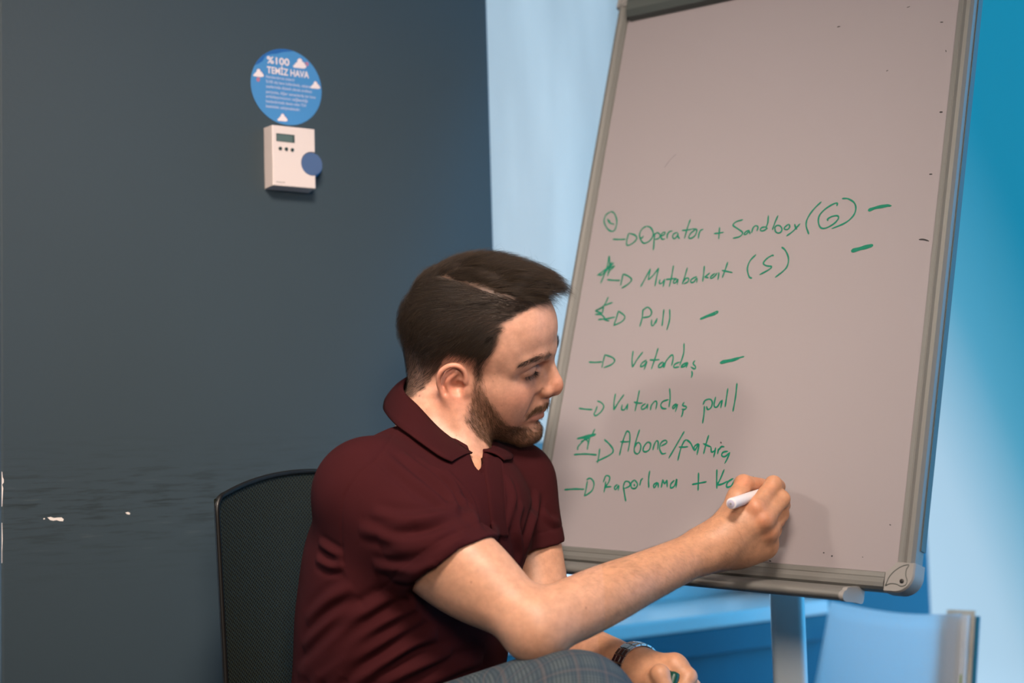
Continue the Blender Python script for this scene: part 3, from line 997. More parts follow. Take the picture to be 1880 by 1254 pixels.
def disc(name, c, r, off, m, parent, n=48, th=.0008, ry=None):
    bm = bmesh.new()
    ring = [(math.cos(2 * math.pi * i / n), math.sin(2 * math.pi * i / n)) for i in range(n)]
    lo = [bm.verts.new(ppt(c[0] + r * x, c[1] + (ry or r) * y, off)) for x, y in ring]
    hi = [bm.verts.new(ppt(c[0] + r * x, c[1] + (ry or r) * y, off + th)) for x, y in ring]
    for i in range(n):
        bm.faces.new([lo[i], lo[(i + 1) % n], hi[(i + 1) % n], hi[i]])
    bm.faces.new(hi)
    bm.faces.new(lo[::-1])
    return bm_obj(name, bm, m, parent)


def flat(name, pts, off, m, parent):
    P = [ppt(s, z, off) for s, z in pts]
    return mesh_np(name, np.array(P), [list(range(len(P)))], m, parent, smooth=False)


def wall_text(name, txt, s, z, size, off, m, parent, bold=0.0, width=None):
    cu = bpy.data.curves.new(name, 'FONT')
    cu.body = txt
    cu.size = size
    cu.offset = bold
    tmp = bpy.data.objects.new(name, cu)
    C.objects.link(tmp)
    dg = bpy.context.evaluated_depsgraph_get()
    me = bpy.data.meshes.new_from_object(tmp.evaluated_get(dg))
    bpy.data.objects.remove(tmp)
    xs = [v.co.x for v in me.vertices]
    k = (width / (max(xs) - min(xs))) if width else 1.0
    x0 = min(xs)
    for v in me.vertices:
        p = ppt(s + (v.co.x - x0) * k, z + v.co.y, off)
        v.co = p
    me.materials.clear()
    return link(name, me, m, parent, smooth=False)


SC = on_pillar(526, 160)
sc = (S_(SC), float(SC[2]))
SR = .0605
BLUE = mat('sticker_blue', (.055, .235, .52), .45)
BLUED = mat('sticker_deep_blue', (.010, .105, .36), .45)
PINKW = mat('sticker_white', (.78, .68, .70), .5)
LILAC = mat('sticker_text', (.42, .47, .66), .5)
PINK = mat('sticker_pink', (.42, .16, .25), .5)
stk = empty('wall_sticker', SC)
tag(stk, 'round blue sticker with white lettering and clouds on the slate pillar', 'sticker')
disc('backing', sc, SR, .0002, BLUE, stk, 64, .0006)


def sp(px, py):
    p = on_pillar(px, py)
    return S_(p), float(p[2])


Z3 = lambda x, y: sp(440 + x / 6.967, 70 + y / 6.967)
# darker blue swoosh on the upper left rim
arc = []
for a in np.radians(np.linspace(78, 152, 16)):
    arc.append((sc[0] + SR * .995 * math.cos(a), sc[1] + SR * .995 * math.sin(a)))
flat('swoosh', arc + [Z3(*p) for p in ((235, 330), (290, 295), (330, 225), (400, 205), (470, 200), (540, 180))], .0009, BLUED, stk)
for cxy, k, pk in (((765, 335), 1.25, (855, 335)), ((238, 455), 1.0, (235, 530)), ((965, 610), .92, None), ((545, 1025), .95, None)):
    out = [(-62, 35), (-70, 18), (-52, 2), (-42, -12), (-26, -22), (-22, -48), (0, -62), (20, -50), (26, -24), (44, -18), (50, 0), (66, 14), (66, 36), (40, 46), (0, 42)]
    if pk:
        flat('balloon', [Z3(pk[0] + 24 * math.cos(t), pk[1] + 30 * math.sin(t)) for t in np.linspace(0, 6.28, 14)[:-1]], .0009, PINK, stk)
    flat('cloud_shadow', [Z3(cxy[0] + 7 + x * k * 1.05, cxy[1] - 4 + y * k * 1.05) for x, y in out], .0010, BLUED, stk)
    flat('cloud', [Z3(cxy[0] + x * k, cxy[1] + y * k) for x, y in out], .0012, PINKW, stk)
s0, z0 = Z3(345, 310)
s1, _ = Z3(632, 360)
wall_text('lettering', '%100', s0, z0 - .0010, .0155, .0012, PINKW, stk, .0003, s1 - s0)
s0, z0 = Z3(345, 440)
s1, _ = Z3(884, 540)
wall_text('lettering', 'TEMİZ HAVA', s0, z0 - .0008, .0150, .0012, PINKW, stk, .0003, s1 - s0)
rows = [('Havalandırma sistemi', 498, 695), ('%100 dış hava kullanılarak, çalışma', 560, 905), ('saatlerinde düzenli olarak aralıksız', 622, 920), ('periyotta, diğer zamanlarda ise hava', 690, 965),
        ('sirkülasyonunun sağlandığı', 750, 865), ('havalandırmada devam eden 7/24', 812, 845), ('kesintisiz çalışmaktadır.', 875, 772)]
for t_, y_, x1_ in rows:
    s0, z0 = Z3(332, y_)
    s1, _ = Z3(x1_, y_)
    wall_text('small_print', t_, s0, z0 - .0012, .0062, .0011, LILAC, stk, .00012, s1 - s0)

# thermostat
TW = mat('thermostat_white', (.72, .63, .61), .45)
TD = mat('thermostat_screen', (.10, .15, .15), .25)
TK = mat('thermostat_dark', (.010, .035, .035), .4)
TB = mat('thermostat_blue', (.012, .20, .48), .35)
TV = mat('thermostat_blue_grey', (.075, .13, .27), .3)
OFF = .026
Q4 = lambda x, y, off=OFF: (lambda p: (S_(p), float(p[2])))(on_pillar(460 + x / 7.84, 210 + y / 7.84, off))
tl, tr, br, bl_ = Q4(300, 140), Q4(912, 222), Q4(948, 1082), Q4(332, 1008)
w_ = ((tr[0] - tl[0]) + (br[0] - bl_[0])) / 2
h_ = ((tl[1] - bl_[1]) + (tr[1] - br[1])) / 2
ts, tz = (tl[0] + bl_[0]) / 2, (bl_[1] + br[1]) / 2
th = empty('thermostat', ppt(ts + w_ / 2, tz))
tag(th, 'small white wall thermostat with a grey display under the round sticker', 'thermostat')
dr = Q4(838, 712)
bm = bmesh.new()
lower = [(ts - .004, tz - .004), (ts + w_ + .001, tz - .004), (ts + w_ + .001, tz + h_ + .001), (ts - .004, tz + h_ + .001)]
# outline of the front with the round bite for the dial on its right edge
fr_ = [(ts, tz), (ts + w_, tz)]
rb = .0185
dc = (dr[0] + .006, dr[1] + .0005)
xx = ts + w_ - dc[0]
a0 = math.acos(max(-1, min(1, xx / rb)))
fr_ += [(dc[0] + rb * math.cos(t), dc[1] + rb * math.sin(t)) for t in np.linspace(-a0, -2 * math.pi + a0, 36)]
fr_ += [(ts + w_, tz + h_), (ts, tz + h_)]
va = [bm.verts.new(ppt(s, z, OFF)) for s, z in fr_]
vb = [bm.verts.new(ppt(ts + (s - ts) * 1.04 - .003, tz + (z - tz) * 1.03 - .003, .0005)) if i in (0, len(fr_) - 1) else bm.verts.new(ppt(s + (.001 if i in (1, len(fr_) - 2) else 0), z + (-.003 if i == 1 else 0), .0005)) for i, (s, z) in enumerate(fr_)]
n = len(fr_)
for i in range(n):
    bm.faces.new([va[i], va[(i + 1) % n], vb[(i + 1) % n], vb[i]])
bm.faces.new(va[::-1])
bm.faces.new(vb)
bm_obj('housing', bm, TW, th, bevel=.0012)
disc('dial', (dc[0] + .0015, dc[1]), .0205, .008, TB, th, 48, .008)
disc('dial_face', dc, rb * .97, .016, TV, th, 48, .0085)
d0, d1, d2, d3 = Q4(368, 265), Q4(632, 303), Q4(636, 415), Q4(376, 383)
dz0, dz1 = (d2[1] + d3[1]) / 2, (d0[1] + d1[1]) / 2
scr = flat('display_bezel', [(d0[0], dz0), (d1[0], dz0), (d1[0], dz1), (d0[0], dz1)], OFF + .0003, TK, th)
flat('display', [(d0[0] + .0012, dz0 + .0004), (d1[0] - .0030, dz0 + .0004), (d1[0] - .0030, dz1 - .0016), (d0[0] + .0012, dz1 - .0016)], OFF + .0006, TD, scr)
for x_, y_ in ((426, 492), (513, 500), (599, 513)):
    disc('button', Q4(x_, y_), .0027, OFF, TK, th, 20, .0014)
q_ = Q4(372, 978)
wall_text('maker_name', 'Honeywell', q_[0], q_[1], .0028, OFF + .0003, TK, th, 0, .0140)


# ------------------------------------------------------------------ the man: head (x forward, y to his left, z up, metres)
def head_rot(yaw, pitch, roll):
    y, p, r = (math.radians(v) for v in (yaw, pitch, roll))
    cy, sy, cp, sp, cr, sr = math.cos(y), math.sin(y), math.cos(p), math.sin(p), math.cos(r), math.sin(r)
    return (np.array([[cy, -sy, 0], [sy, cy, 0], [0, 0, 1]]) @ np.array([[cp, 0, sp], [0, 1, 0], [-sp, 0, cp]])
            @ np.array([[1, 0, 0], [0, cr, -sr], [0, sr, cr]]))


HEAD = Frame(at(875.4, 662.8, 1.95), head_rot(-12.95, 13.8, 26.5), 1.0154)


def head_field(f, F):
    def E(c, r, k, op='+', R=None):
        f.ell(c, r, k, R, op, F)

    def K(a, b, ra, rb, k, op='+', flat=None):
        f.cone(a, b, ra, rb, k, op, F, flat)

    def CH(p, r, k, op='+', flat=None):
        f.chain(p, r, k, op, F, flat)
    both = (-1, 1)

    def SX(y, z, dx=0.0):                            # a point on the face as built so far
        x = np.arange(.135, .0, -.0004)
        d = f.eval(F.w(np.stack([x, 0 * x + y, 0 * x + z], 1)))
        return (float(x[np.argmax(d < 0)]) + dx, y, z)
    # skull
    E((-.008, 0, .046), (.096, .075, .086), .01)
    E((.040, 0, .064), (.064, .059, .058), .03)
    E((-.045, 0, -.005), (.048, .055, .045), .03)
    # middle of the face and jaw
    E((.036, 0, -.010), (.058, .056, .062), .015)
    E((.058, 0, -.038), (.038, .029, .040), .016)
    E((.034, 0, -.062), (.050, .043, .036), .02)
    for s in both:
        K((.004, s * .058, -.010), (.010, s * .052, -.058), .014, .013, .02)      # back of the jaw
        K((.010, s * .052, -.060), (.072, s * .014, -.090), .0125, .0120, .018)   # jaw line
        E((.049, s * .045, -.008), (.025, .0165, .0165), .018)                    # cheekbone
        K((.044, s * .054, -.006), (.010, s * .064, .000), .0060, .0045, .022)
        E((.026, s * .050, -.030), (.034, .0165, .034), .03)                      # side of the cheek
        E((.060, s * .0300, -.0210), (.0200, .0165, .0230), .028)
        E((.036, s * .049, .034), (.024, .011, .022), .03)
        E((.047, s * .036, -.040), (.027, .018, .030), .024)                      # cheek
    E((.0820, 0, -.0880), (.0170, .017, .0155), .018)                             # chin
    f.n_base = len(f.ops)
    # brow ridge and eye hollows
    for s in both:
        CH([(.0955, s * .009, .0360), (.0915, s * .026, .0375), (.079, s * .0425, .0340), (.064, s * .0505, .0265)], (.0080, .0080, .0068, .004), .016)
        E((.1020, s * .0300, .0185), (.0165, .0165, .0115), .010, '-')
        E((.090, s * .0165, .012), (.010, .0055, .013), .010, '-')
    # nose
    CH([(.0920, 0, .038), (.0955, 0, .028), (.1035, 0, .010), (.1105, 0, -.004)], (.0082, .0072, .0080, .0088), .010)
    for s in both:
        CH([(.084, s * .0100, .018), (.093, s * .0115, .000), (.095, s * .0125, -.012)], (.006, .0075, .0080), .012)
        E((.0985, s * .0120, -.0178), (.0125, .0060, .0085), .005)
    E((.1110, 0, -.0130), (.0114, .0098, .0104), .008)
    K((.1140, 0, -.0205), (.1000, 0, -.0285), .0045, .0050, .005)
    for s in both:
        E((.1045, s * .0070, -.0265), (.0070, .0030, .0035), .003, '-')
        CH([SX(s * y, z, .0004) for y, z in ((.0205, -.0125), (.0210, -.0190), (.0185, -.0250))], (.0008, .0013, .0008), .005, '-')
        CH([SX(s * y, z, .0012) for y, z in ((.0240, -.0230), (.0290, -.0360), (.0320, -.0480))], (.0002, .0004, .0001), .012, '-')
    # closed, down-looking eyes
    for s in both:
        c = (.0738, s * .0305, .0185)
        E(c, (.0145, .0152, .0138), .004)
        # upper lid, a thicker shell ending at the lash line
        cw, nn = F.w((.0758, s * .0320, .0120)), F.R @ np.array([.42, s * -.10, -1.0])
        nn = nn / np.linalg.norm(nn)
        Rw, rr = F.R.astype(F32), (np.array([.0159, .0167, .0152]) * F.s).astype(F32)
        ce = F.w(c).astype(F32)

        def lid(p, ce=ce, cw=cw.astype(F32), nn=nn.astype(F32), Rw=Rw, rr=rr):
            q = (p - ce) @ Rw
            k0 = np.sqrt(((q / rr) ** 2).sum(1))
            k1 = np.sqrt(((q / (rr * rr)) ** 2).sum(1)) + 1e-9
            return np.maximum(k0 * (k0 - 1) / k1, (p - cw) @ nn)
        f.custom(lid, ce, .019, .0018)
        CH([SX(s * y, z, .0003) for y, z in ((.0175, .0225), (.0220, .0265), (.0300, .0285), (.0390, .0262), (.0460, .0205))],
           (.0006, .0011, .0012, .0011, .0006), .0025, '-')                       # lid crease
        E((.0850, s * .0170, .0135), (.006, .0045, .0060), .006)
    # mouth
    E((.0730, 0, -.0490), (.0220, .0250, .0260), .010)
    CH([(.0800, -.0245, -.0535), (.0915, -.0135, -.0500), (.0975, -.0045, -.0478), (.0970, 0, -.0486), (.0975, .0045, -.0478), (.0915, .0135, -.0500), (.0800, .0245, -.0535)],
       (.0028, .0044, .0050, .0046, .0050, .0044, .0028), .005)
    E((.0930, 0, -.0390), (.0105, .0140, .0105), .010)
    CH([(.0800, -.0220, -.0565), (.0900, -.0110, -.0598), (.0945, 0, -.0604), (.0900, .0110, -.0598), (.0800, .0220, -.0565)],
       (.0032, .0056, .0062, .0056, .0032), .005)
    CH([SX(y, z, .0006) for y, z in ((-.0265, -.0568), (-.0230, -.0545), (-.0160, -.0535), (-.0080, -.0540), (0, -.0535), (.0080, -.0540), (.0160, -.0535), (.0230, -.0545), (.0265, -.0568))],
       (.0016, .0022, .0016, .0015, .0015, .0015, .0016, .0022, .0016), .003, '-')
    CH([(.0900, -.0190, -.0705), (.0990, 0, -.0725), (.0900, .0190, -.0705)], (.002, .0030, .002), .010, '-')
    # ears
    for s in both:
        def e(u, v, w):                              # u back, v up, w out from the head
            return (.006 - u, s * (.0715 + .30 * max(u, 0) + w), v - .005)
        Rr = rot_from((-1, s * .30, 0), (0, 0, 1))
        E(e(.010, .004, .000), (.0190, .0050, .0270), .006, '+', Rr)
        E(e(.002, -.020, .001), (.0095, .0045, .0120), .006)
        hx = spline([e(-.001, .000, .006), e(-.004, .012, .006), e(-.002, .024, .006), e(.006, .0325, .007), e(.017, .0325, .008), e(.0265, .024, .009), e(.0290, .010, .009),
                     e(.0255, -.004, .008), e(.0180, -.015, .007), e(.010, -.023, .005)], 28)
        CH(hx, np.interp(np.arange(28), (0, 9, 15, 27), (.0028, .0036, .0038, .0034)), .004)
        E(e(.0020, -.0260, .003), (.0095, .0050, .0100), .006)
        CH(spline([e(.010, .022, .004), e(.0175, .012, .006), e(.0185, .002, .006), e(.0140, -.008, .006), e(.008, -.0135, .005)], 14), .0033, .005)
        E(e(.0040, -.001, .007), (.0095, .0085, .0100), .005, '-')
        E(e(.0010, -.006, .004), (.0045, .0090, .0045), .004, '-')
        CH(spline([e(.0135, .0265, .0105), e(.0225, .018, .0115), e(.0235, .006, .0115), e(.019, -.006, .011)], 14), .0024, .004, '-')
        E(e(-.0055, -.003, .004), (.0042, .0042, .0065), .005)


# ------------------------------------------------------------------ the man: trunk, arms and hands
TF = np.array([.82, -.57, 0.0])                       # the way his chest faces
TF /= np.linalg.norm(TF)
TL = np.array([-TF[1], TF[0], 0.0])                   # to his left
TR = np.stack([TF, TL, np.array([0, 0, 1.0])], 1)
SH_R, EL_R, WR_R = at(668, 905, 1.78), at(985, 1150, 1.67), at(1298, 1008, 1.800)
SH_L, EL_L, WR_L = at(945, 888, 2.02), at(1008, 1185, 1.94), at(1172, 1234, 1.80)


_d = at(1437, 893, 1.0) - CAM_C
PEN_TIP = CAM_C + _d * (((BOARD_TL - BOARD_N * .0005 - CAM_C) @ BOARD_N) / (_d @ BOARD_N))
PEN_END = at(1342, 925, 1.768)


def lerp(a, b, t):
    return np.asarray(a) * (1 - t) + np.asarray(b) * t


def finger(f, pts, rs, k=.004):
    for i in range(len(pts) - 1):
        f.cone(pts[i], pts[i + 1], rs[i], rs[i + 1], k if i else .009)


def body_field():
    f = Field()
    head_field(f, HEAD)
    f.n_head = len(f.ops)
    # neck
    f.chain([at(822, 705, 1.955), at(806, 765, 1.945), at(793, 840, 1.93)], (.050, .055, .060), .022)
    f.cone(at(838, 735, 1.90), at(868, 862, 1.885), .012, .010, .022)             # the long neck muscle
    f.cone(at(852, 800, 1.93), at(872, 880, 1.90), .030, .028, .02)
    # upper trunk, all under the shirt
    f.chain([lerp(SH_R, at(793, 870, 1.92), .2), at(793, 870, 1.92), lerp(SH_L, at(793, 870, 1.92), .2)], (.038, .046, .038), .03)
    f.ell(at(785, 970, 1.885), (.092, .140, .11), .03, TR)
    # writing arm
    u = EL_R - SH_R
    fo = WR_R - EL_R
    f.chain([SH_R, SH_R + u * .35, SH_R + u * .60, SH_R + u * .85, EL_R], (.052, .050, .0460, .0390, .0365), .03)
    f.ell(SH_R + u * .52 + np.array([.012, -.012, .012]), (.080, .032, .032), .025, rot_from(u, (0, 0, 1)))   # biceps
    f.ell(SH_R + u * .50 + np.array([-.015, .01, -.018]), (.090, .032, .032), .025, rot_from(u, (0, 0, 1)))   # triceps
    f.chain([EL_R, EL_R + fo * .20, EL_R + fo * .48, EL_R + fo * .76, WR_R], (.0365, .0365, .0340, .0292, .0262), .020)
    f.ell(EL_R + fo * .28 + np.array([0, -.010, .002]), (.075, .026, .026), .025, rot_from(fo, (0, 0, 1)))
    f.ell(EL_R + np.array([-.002, .004, -.018]), (.028, .026, .020), .018)
    f.cone(EL_R + np.array([-.050, -.047, -.012]), EL_R + np.array([-.005, -.047, -.030]), .0022, .0022, .012, '-')   # elbow fold
    f.cone(EL_R + np.array([-.042, -.046, -.024]), EL_R + np.array([.002, -.043, -.036]), .0018, .0018, .009, '-')
    # writing hand: back of the hand, fingers curled round the pen
    mi, mm, mr, mp = at(1387, 932, 1.800), at(1402, 955, 1.798), at(1410, 977, 1.810), at(1409, 1000, 1.826)
    f.chain([WR_R, lerp(WR_R, mm, .35)], (.0260, .0235), .02)
    for m, r in ((mi, .0122), (mm, .0126), (mr, .0122), (mp, .0115)):
        f.cone(lerp(WR_R, mm, .18) + (m - mm) * .45, m, .0175, r, .014)
    f.ell(lerp(WR_R, mr, .55) + np.array([.000, .020, -.006]), (.038, .022, .030), .018, rot_from(mm - WR_R, (0, 0, 1)))
    f.cone(lerp(WR_R, mp, .25), mp + np.array([-.006, .004, -.004]), .020, .014, .016)
    for m in (mi, mm, mr):
        f.ell(m + np.array([-.001, -.006, .002]), (.0095, .0088, .0088), .007)    # knuckles
    finger(f, [mi, at(1420, 889, 1.823), at(1428, 893, 1.850), at(1427, 897, 1.868)], (.0112, .0106, .0090, .0078))
    finger(f, [mm, at(1435, 916, 1.822), at(1437, 927, 1.850), at(1420, 932, 1.866)], (.0116, .0104, .0092, .0082))
    finger(f, [mr, at(1433, 944, 1.836), at(1428, 955, 1.858), at(1408, 956, 1.864)], (.0110, .0102, .0090, .0080))
    finger(f, [mp, at(1421, 974, 1.848), at(1416, 982, 1.862), at(1398, 979, 1.866)], (.0102, .0090, .0084, .0075))
    cmc, tm, ti, tt = at(1326, 970, 1.808), at(1354, 914, 1.818), at(1365, 888, 1.835), at(1398, 891, 1.857)
    f.cone(cmc, tm, .0165, .0118, .014)
    f.cone(tm + np.array([0, .010, 0]), mi + np.array([0, .008, 0]), .0075, .0075, .012)                                            # the web of the thumb
    finger(f, [tm, ti, tt], (.0118, .0112, .0092), .005)
    f.cone(PEN_TIP, PEN_TIP + (PEN_END - PEN_TIP) * 1.12, .0066, .0076, .003, '-')      # the pen lies in this groove
    f.cut_plane(BOARD_TL + BOARD_N * -.0005, BOARD_N, .001, (at(1425, 930, 1.86), .12))
    # left arm hanging, the hand closed round the pen cap
    u = EL_L - SH_L
    fo = WR_L - EL_L
    f.chain([SH_L, SH_L + u * .4, SH_L + u * .75, EL_L], (.050, .047, .0425, .0390), .03)
    f.chain([EL_L, EL_L + fo * .3, EL_L + fo * .7, WR_L], (.040, .0420, .0340, .0275), .025)
    k1, k2, k3, k4 = at(1238, 1222, 1.775), at(1246, 1236, 1.785), at(1246, 1256, 1.80), at(1244, 1274, 1.815)
    for m, r in ((k1, .0150), (k2, .0145), (k3, .0140), (k4, .0130)):
        f.cone(WR_L, m, .0225, r, .016)
    finger(f, [k1, at(1263, 1243, 1.762), at(1252, 1266, 1.750), at(1238, 1268, 1.752)], (.0125, .0112, .0098, .0088))
    finger(f, [k2, at(1271, 1262, 1.780), at(1256, 1286, 1.768), at(1242, 1284, 1.768)], (.0118, .0108, .0096, .0085))
    finger(f, [k3, at(1270, 1284, 1.797), at(1254, 1304, 1.788), at(1240, 1300, 1.786)], (.0112, .0105, .0092, .0082))
    finger(f, [k4, at(1264, 1298, 1.812), at(1250, 1312, 1.806), at(1238, 1306, 1.802)], (.0105, .0092, .0082, .0075))
    c1, c2, c3, c4 = at(1180, 1252, 1.785), at(1205, 1252, 1.755), at(1212, 1238, 1.742), at(1222, 1262, 1.735)
    f.cone(WR_L, c2, .021, .0150, .014)
    finger(f, [c1, c2, c3, c4], (.0180, .0140, .0115, .0095), .005)
    return f


# ------------------------------------------------------------------ the man: polo shirt and trousers
PELVIS = at(700, 1450, 1.89)
U_R = (EL_R - SH_R) / np.linalg.norm(EL_R - SH_R)
U_L = (EL_L - SH_L) / np.linalg.norm(EL_L - SH_L)
HEM_R = lerp(SH_R, EL_R, .545)
HEM_RN = CAM_M @ np.array([.50, .80, -.30])
HEM_RN /= np.linalg.norm(HEM_RN)
HEM_L = lerp(SH_L, EL_L, .385)
HEM_LN = CAM_M @ np.array([.10, 1.0, .0])
HEM_LN /= np.linalg.norm(HEM_LN)


V_CUT = [at(876, 824, 1.850), at(877, 848, 1.838), at(880, 884, 1.822)]


def shirt_field():
    f = Field()
    f.ell(at(728, 1330, 1.895), (.120, .160, .150), .04, TR)
    f.ell(at(738, 1210, 1.89), (.118, .158, .150), .04, TR)
    f.ell(at(752, 1080, 1.885), (.120, .166, .150), .05, TR)
    f.ell(at(782, 985, 1.885), (.112, .166, .115), .05, TR)
    f.ell(at(795, 900, 1.905), (.075, .130, .070), .05, TR)
    f.chain([at(690, 888, 1.80), at(738, 848, 1.885), at(795, 856, 1.93), at(880, 862, 1.97), at(940, 884, 2.015)], (.050, .042, .052, .044, .048), .04)
    f.ell(at(812, 945, 1.815), (.045, .075, .055), .05, TR)               # chest
    f.ell(at(900, 940, 1.885), (.040, .060, .055), .05, TR)
    # sleeves
    f.chain([SH_R, lerp(SH_R, EL_R, .3), HEM_R + U_R * .06], (.064, .0625, .0575), .035)
    f.chain([SH_L, lerp(SH_L, EL_L, .2), HEM_L + U_L * .06], (.056, .0545, .0500), .035)
    f.cut_plane(HEM_R, HEM_RN, .002, (HEM_R + U_R * .06, .105))
    f.cut_plane(HEM_L, HEM_LN, .002, (HEM_L + U_L * .05, .085))
    f.cone(HEM_R - U_R * .020, HEM_R + U_R * .06, .0505, .0500, .002, '-')
    f.cone(HEM_L - U_L * .015, HEM_L + U_L * .06, .0455, .0440, .002, '-')
    # neck opening
    f.cone(at(800, 820, 1.93), at(840, 700, 1.93), .050, .066, .004, '-')
    for dep in (0.0, .014, .028):
        f.chain([p + (p - CAM_C) / np.linalg.norm(p - CAM_C) * dep for p in V_CUT], (.012, .0075, .002), .003, '-')
    return f


# creases: (points in the frame, height, width) laid over the cloth
def _z(pts):
    return [(520 + x / 2.184, 680 + y / 2.184) for x, y in pts]


FOLDS = [
    (_z([(470, 330), (600, 430), (680, 520), (715, 575)]), .0040, .0075), (_z([(540, 350), (660, 450), (735, 555), (765, 620)]), .0042, .0070),
    (_z([(600, 385), (700, 480), (760, 570), (790, 640)]), .0036, .0060), (_z([(650, 400), (740, 500), (785, 600)]), .0030, .0055),
    (_z([(395, 330), (520, 440), (630, 520), (700, 560)]), .0030, .0080),
    (_z([(350, 575), (460, 600), (590, 590), (700, 550)]), .0032, .0080), (_z([(380, 680), (480, 697), (590, 680), (690, 632)]), .0046, .0075),
    (_z([(400, 735), (520, 738), (630, 712), (745, 660)]), .0042, .0070), (_z([(360, 785), (480, 800), (600, 770), (700, 715)]), .0040, .0075),
    (_z([(420, 830), (500, 838), (570, 815)]), .0032, .0065), (_z([(300, 640), (400, 650), (520, 640)]), .0024, .008),
    (_z([(60, 1230), (200, 1085), (330, 975), (440, 905)]), .0060, .0090), (_z([(100, 1254), (250, 1120), (400, 1010), (540, 950)]), .0066, .0090),
    (_z([(165, 1260), (300, 1150), (450, 1055), (560, 1000)]), .0060, .0085), (_z([(80, 1120), (190, 1010), (310, 935)]), .0048, .0085),
    (_z([(260, 1260), (400, 1170), (520, 1090), (620, 1060)]), .0056, .0090), (_z([(380, 1262), (520, 1190), (680, 1130)]), .0050, .0090),
    (_z([(90, 1010), (190, 920), (280, 870)]), .0032, .0085), (_z([(130, 755), (190, 782), (240, 778)]), .0034, .0060),
    (_z([(140, 690), (200, 730), (238, 752)]), .0026, .0060), (_z([(560, 1262), (700, 1190), (800, 1160)]), .0040, .009),
    (_z([(960, 530), (935, 620), (950, 720), (935, 800)]), .0036, .0070), (_z([(1020, 480), (1010, 560), (985, 650), (970, 740)]), .0036, .0070),
    (_z([(900, 420), (925, 520), (905, 640)]), .0026, .0070), (_z([(830, 690), (845, 800), (900, 900)]), .0030, .008),
    (_z([(1040, 560), (1070, 600), (1110, 610)]), .0024, .006),
    (_z([(375, 355), (300, 420), (243, 520), (232, 640), (240, 770)]), -.0014, .0016),          # armhole seam
    (_z([(458, 205), (435, 265), (380, 352)]), -.0012, .0016),                                  # shoulder seam
]


def press_folds(V, Q, folds):
    from mathutils.bvhtree import BVHTree
    bvh = BVHTree.FromPolygons(V.tolist(), Q.tolist())
    N = vnormals(V, Q)
    D = np.zeros(len(V))
    for pts, amp, w in folds:
        P3 = []
        for x, y in spline(np.array(pts), 16):
            d = at(x, y, 1.0) - CAM_C
            h = bvh.ray_cast(Vector(CAM_C), Vector(d))
            if h[0] is not None:
                P3.append(np.array(h[0]))
        if len(P3) < 3:
            continue
        P3 = np.array(P3)
        lo, hi = P3.min(0) - 3 * w, P3.max(0) + 3 * w
        ix = np.where(((V > lo) & (V < hi)).all(1))[0]
        best = np.full(len(ix), 9.0)
        tt = np.zeros(len(ix))
        for i in range(len(P3) - 1):
            ba = P3[i + 1] - P3[i]
            if np.linalg.norm(ba) > .05:
                continue
            h = np.clip(((V[ix] - P3[i]) @ ba) / (ba @ ba + 1e-12), 0, 1)
            dd = np.linalg.norm(V[ix] - P3[i] - h[:, None] * ba, axis=1)
            m = dd < best
            best[m] = dd[m]
            tt[m] = (i + h[m]) / (len(P3) - 1)
        g = best / w
        fade = np.sin(np.pi * np.clip(tt, .0, 1)) ** .6
        prof = np.exp(-g * g) - .45 * np.exp(-((g - 1.7) / .8) ** 2)
        if amp < 0:
            prof, fade = np.exp(-g * g), 1.0
        D[ix] += (amp * 1.7 if amp > 0 else amp) * prof * fade
    return V + N * D[:, None]


KNEE_R = at(1050, 1314, 1.628)
LKNEE = PELVIS + TL * .10 + TF * .43 + np.array([0, 0, -.05])


def trouser_field():
    f = Field()
    f.ell(PELVIS + np.array([0, 0, -.03]), (.125, .175, .105), .05, TR)
    hr, hl = PELVIS - TL * .09 + TF * .03, PELVIS + TL * .09 + TF * .03
    f.chain([hr, lerp(hr, KNEE_R, .5) + np.array([0, 0, .012]), lerp(KNEE_R, hr, .16) + np.array([0, 0, .012]), KNEE_R], (.092, .085, .074, .0640), .03)
    f.ell(KNEE_R + np.array([.010, .0, .004]), (.062, .060, .062), .03)
    ank = at(1300, 1395, 1.90)
    f.chain([KNEE_R, lerp(KNEE_R, ank, .45), ank], (.058, .060, .050), .03)
    f.chain([hl, lerp(hl, LKNEE, .5), LKNEE], (.090, .080, .064), .03)
    fl = np.array([LKNEE[0] + .04, LKNEE[1] - .03, .12])
    f.chain([LKNEE, lerp(LKNEE, fl, .4), fl], (.062, .064, .052), .03)
    return f, ank, fl


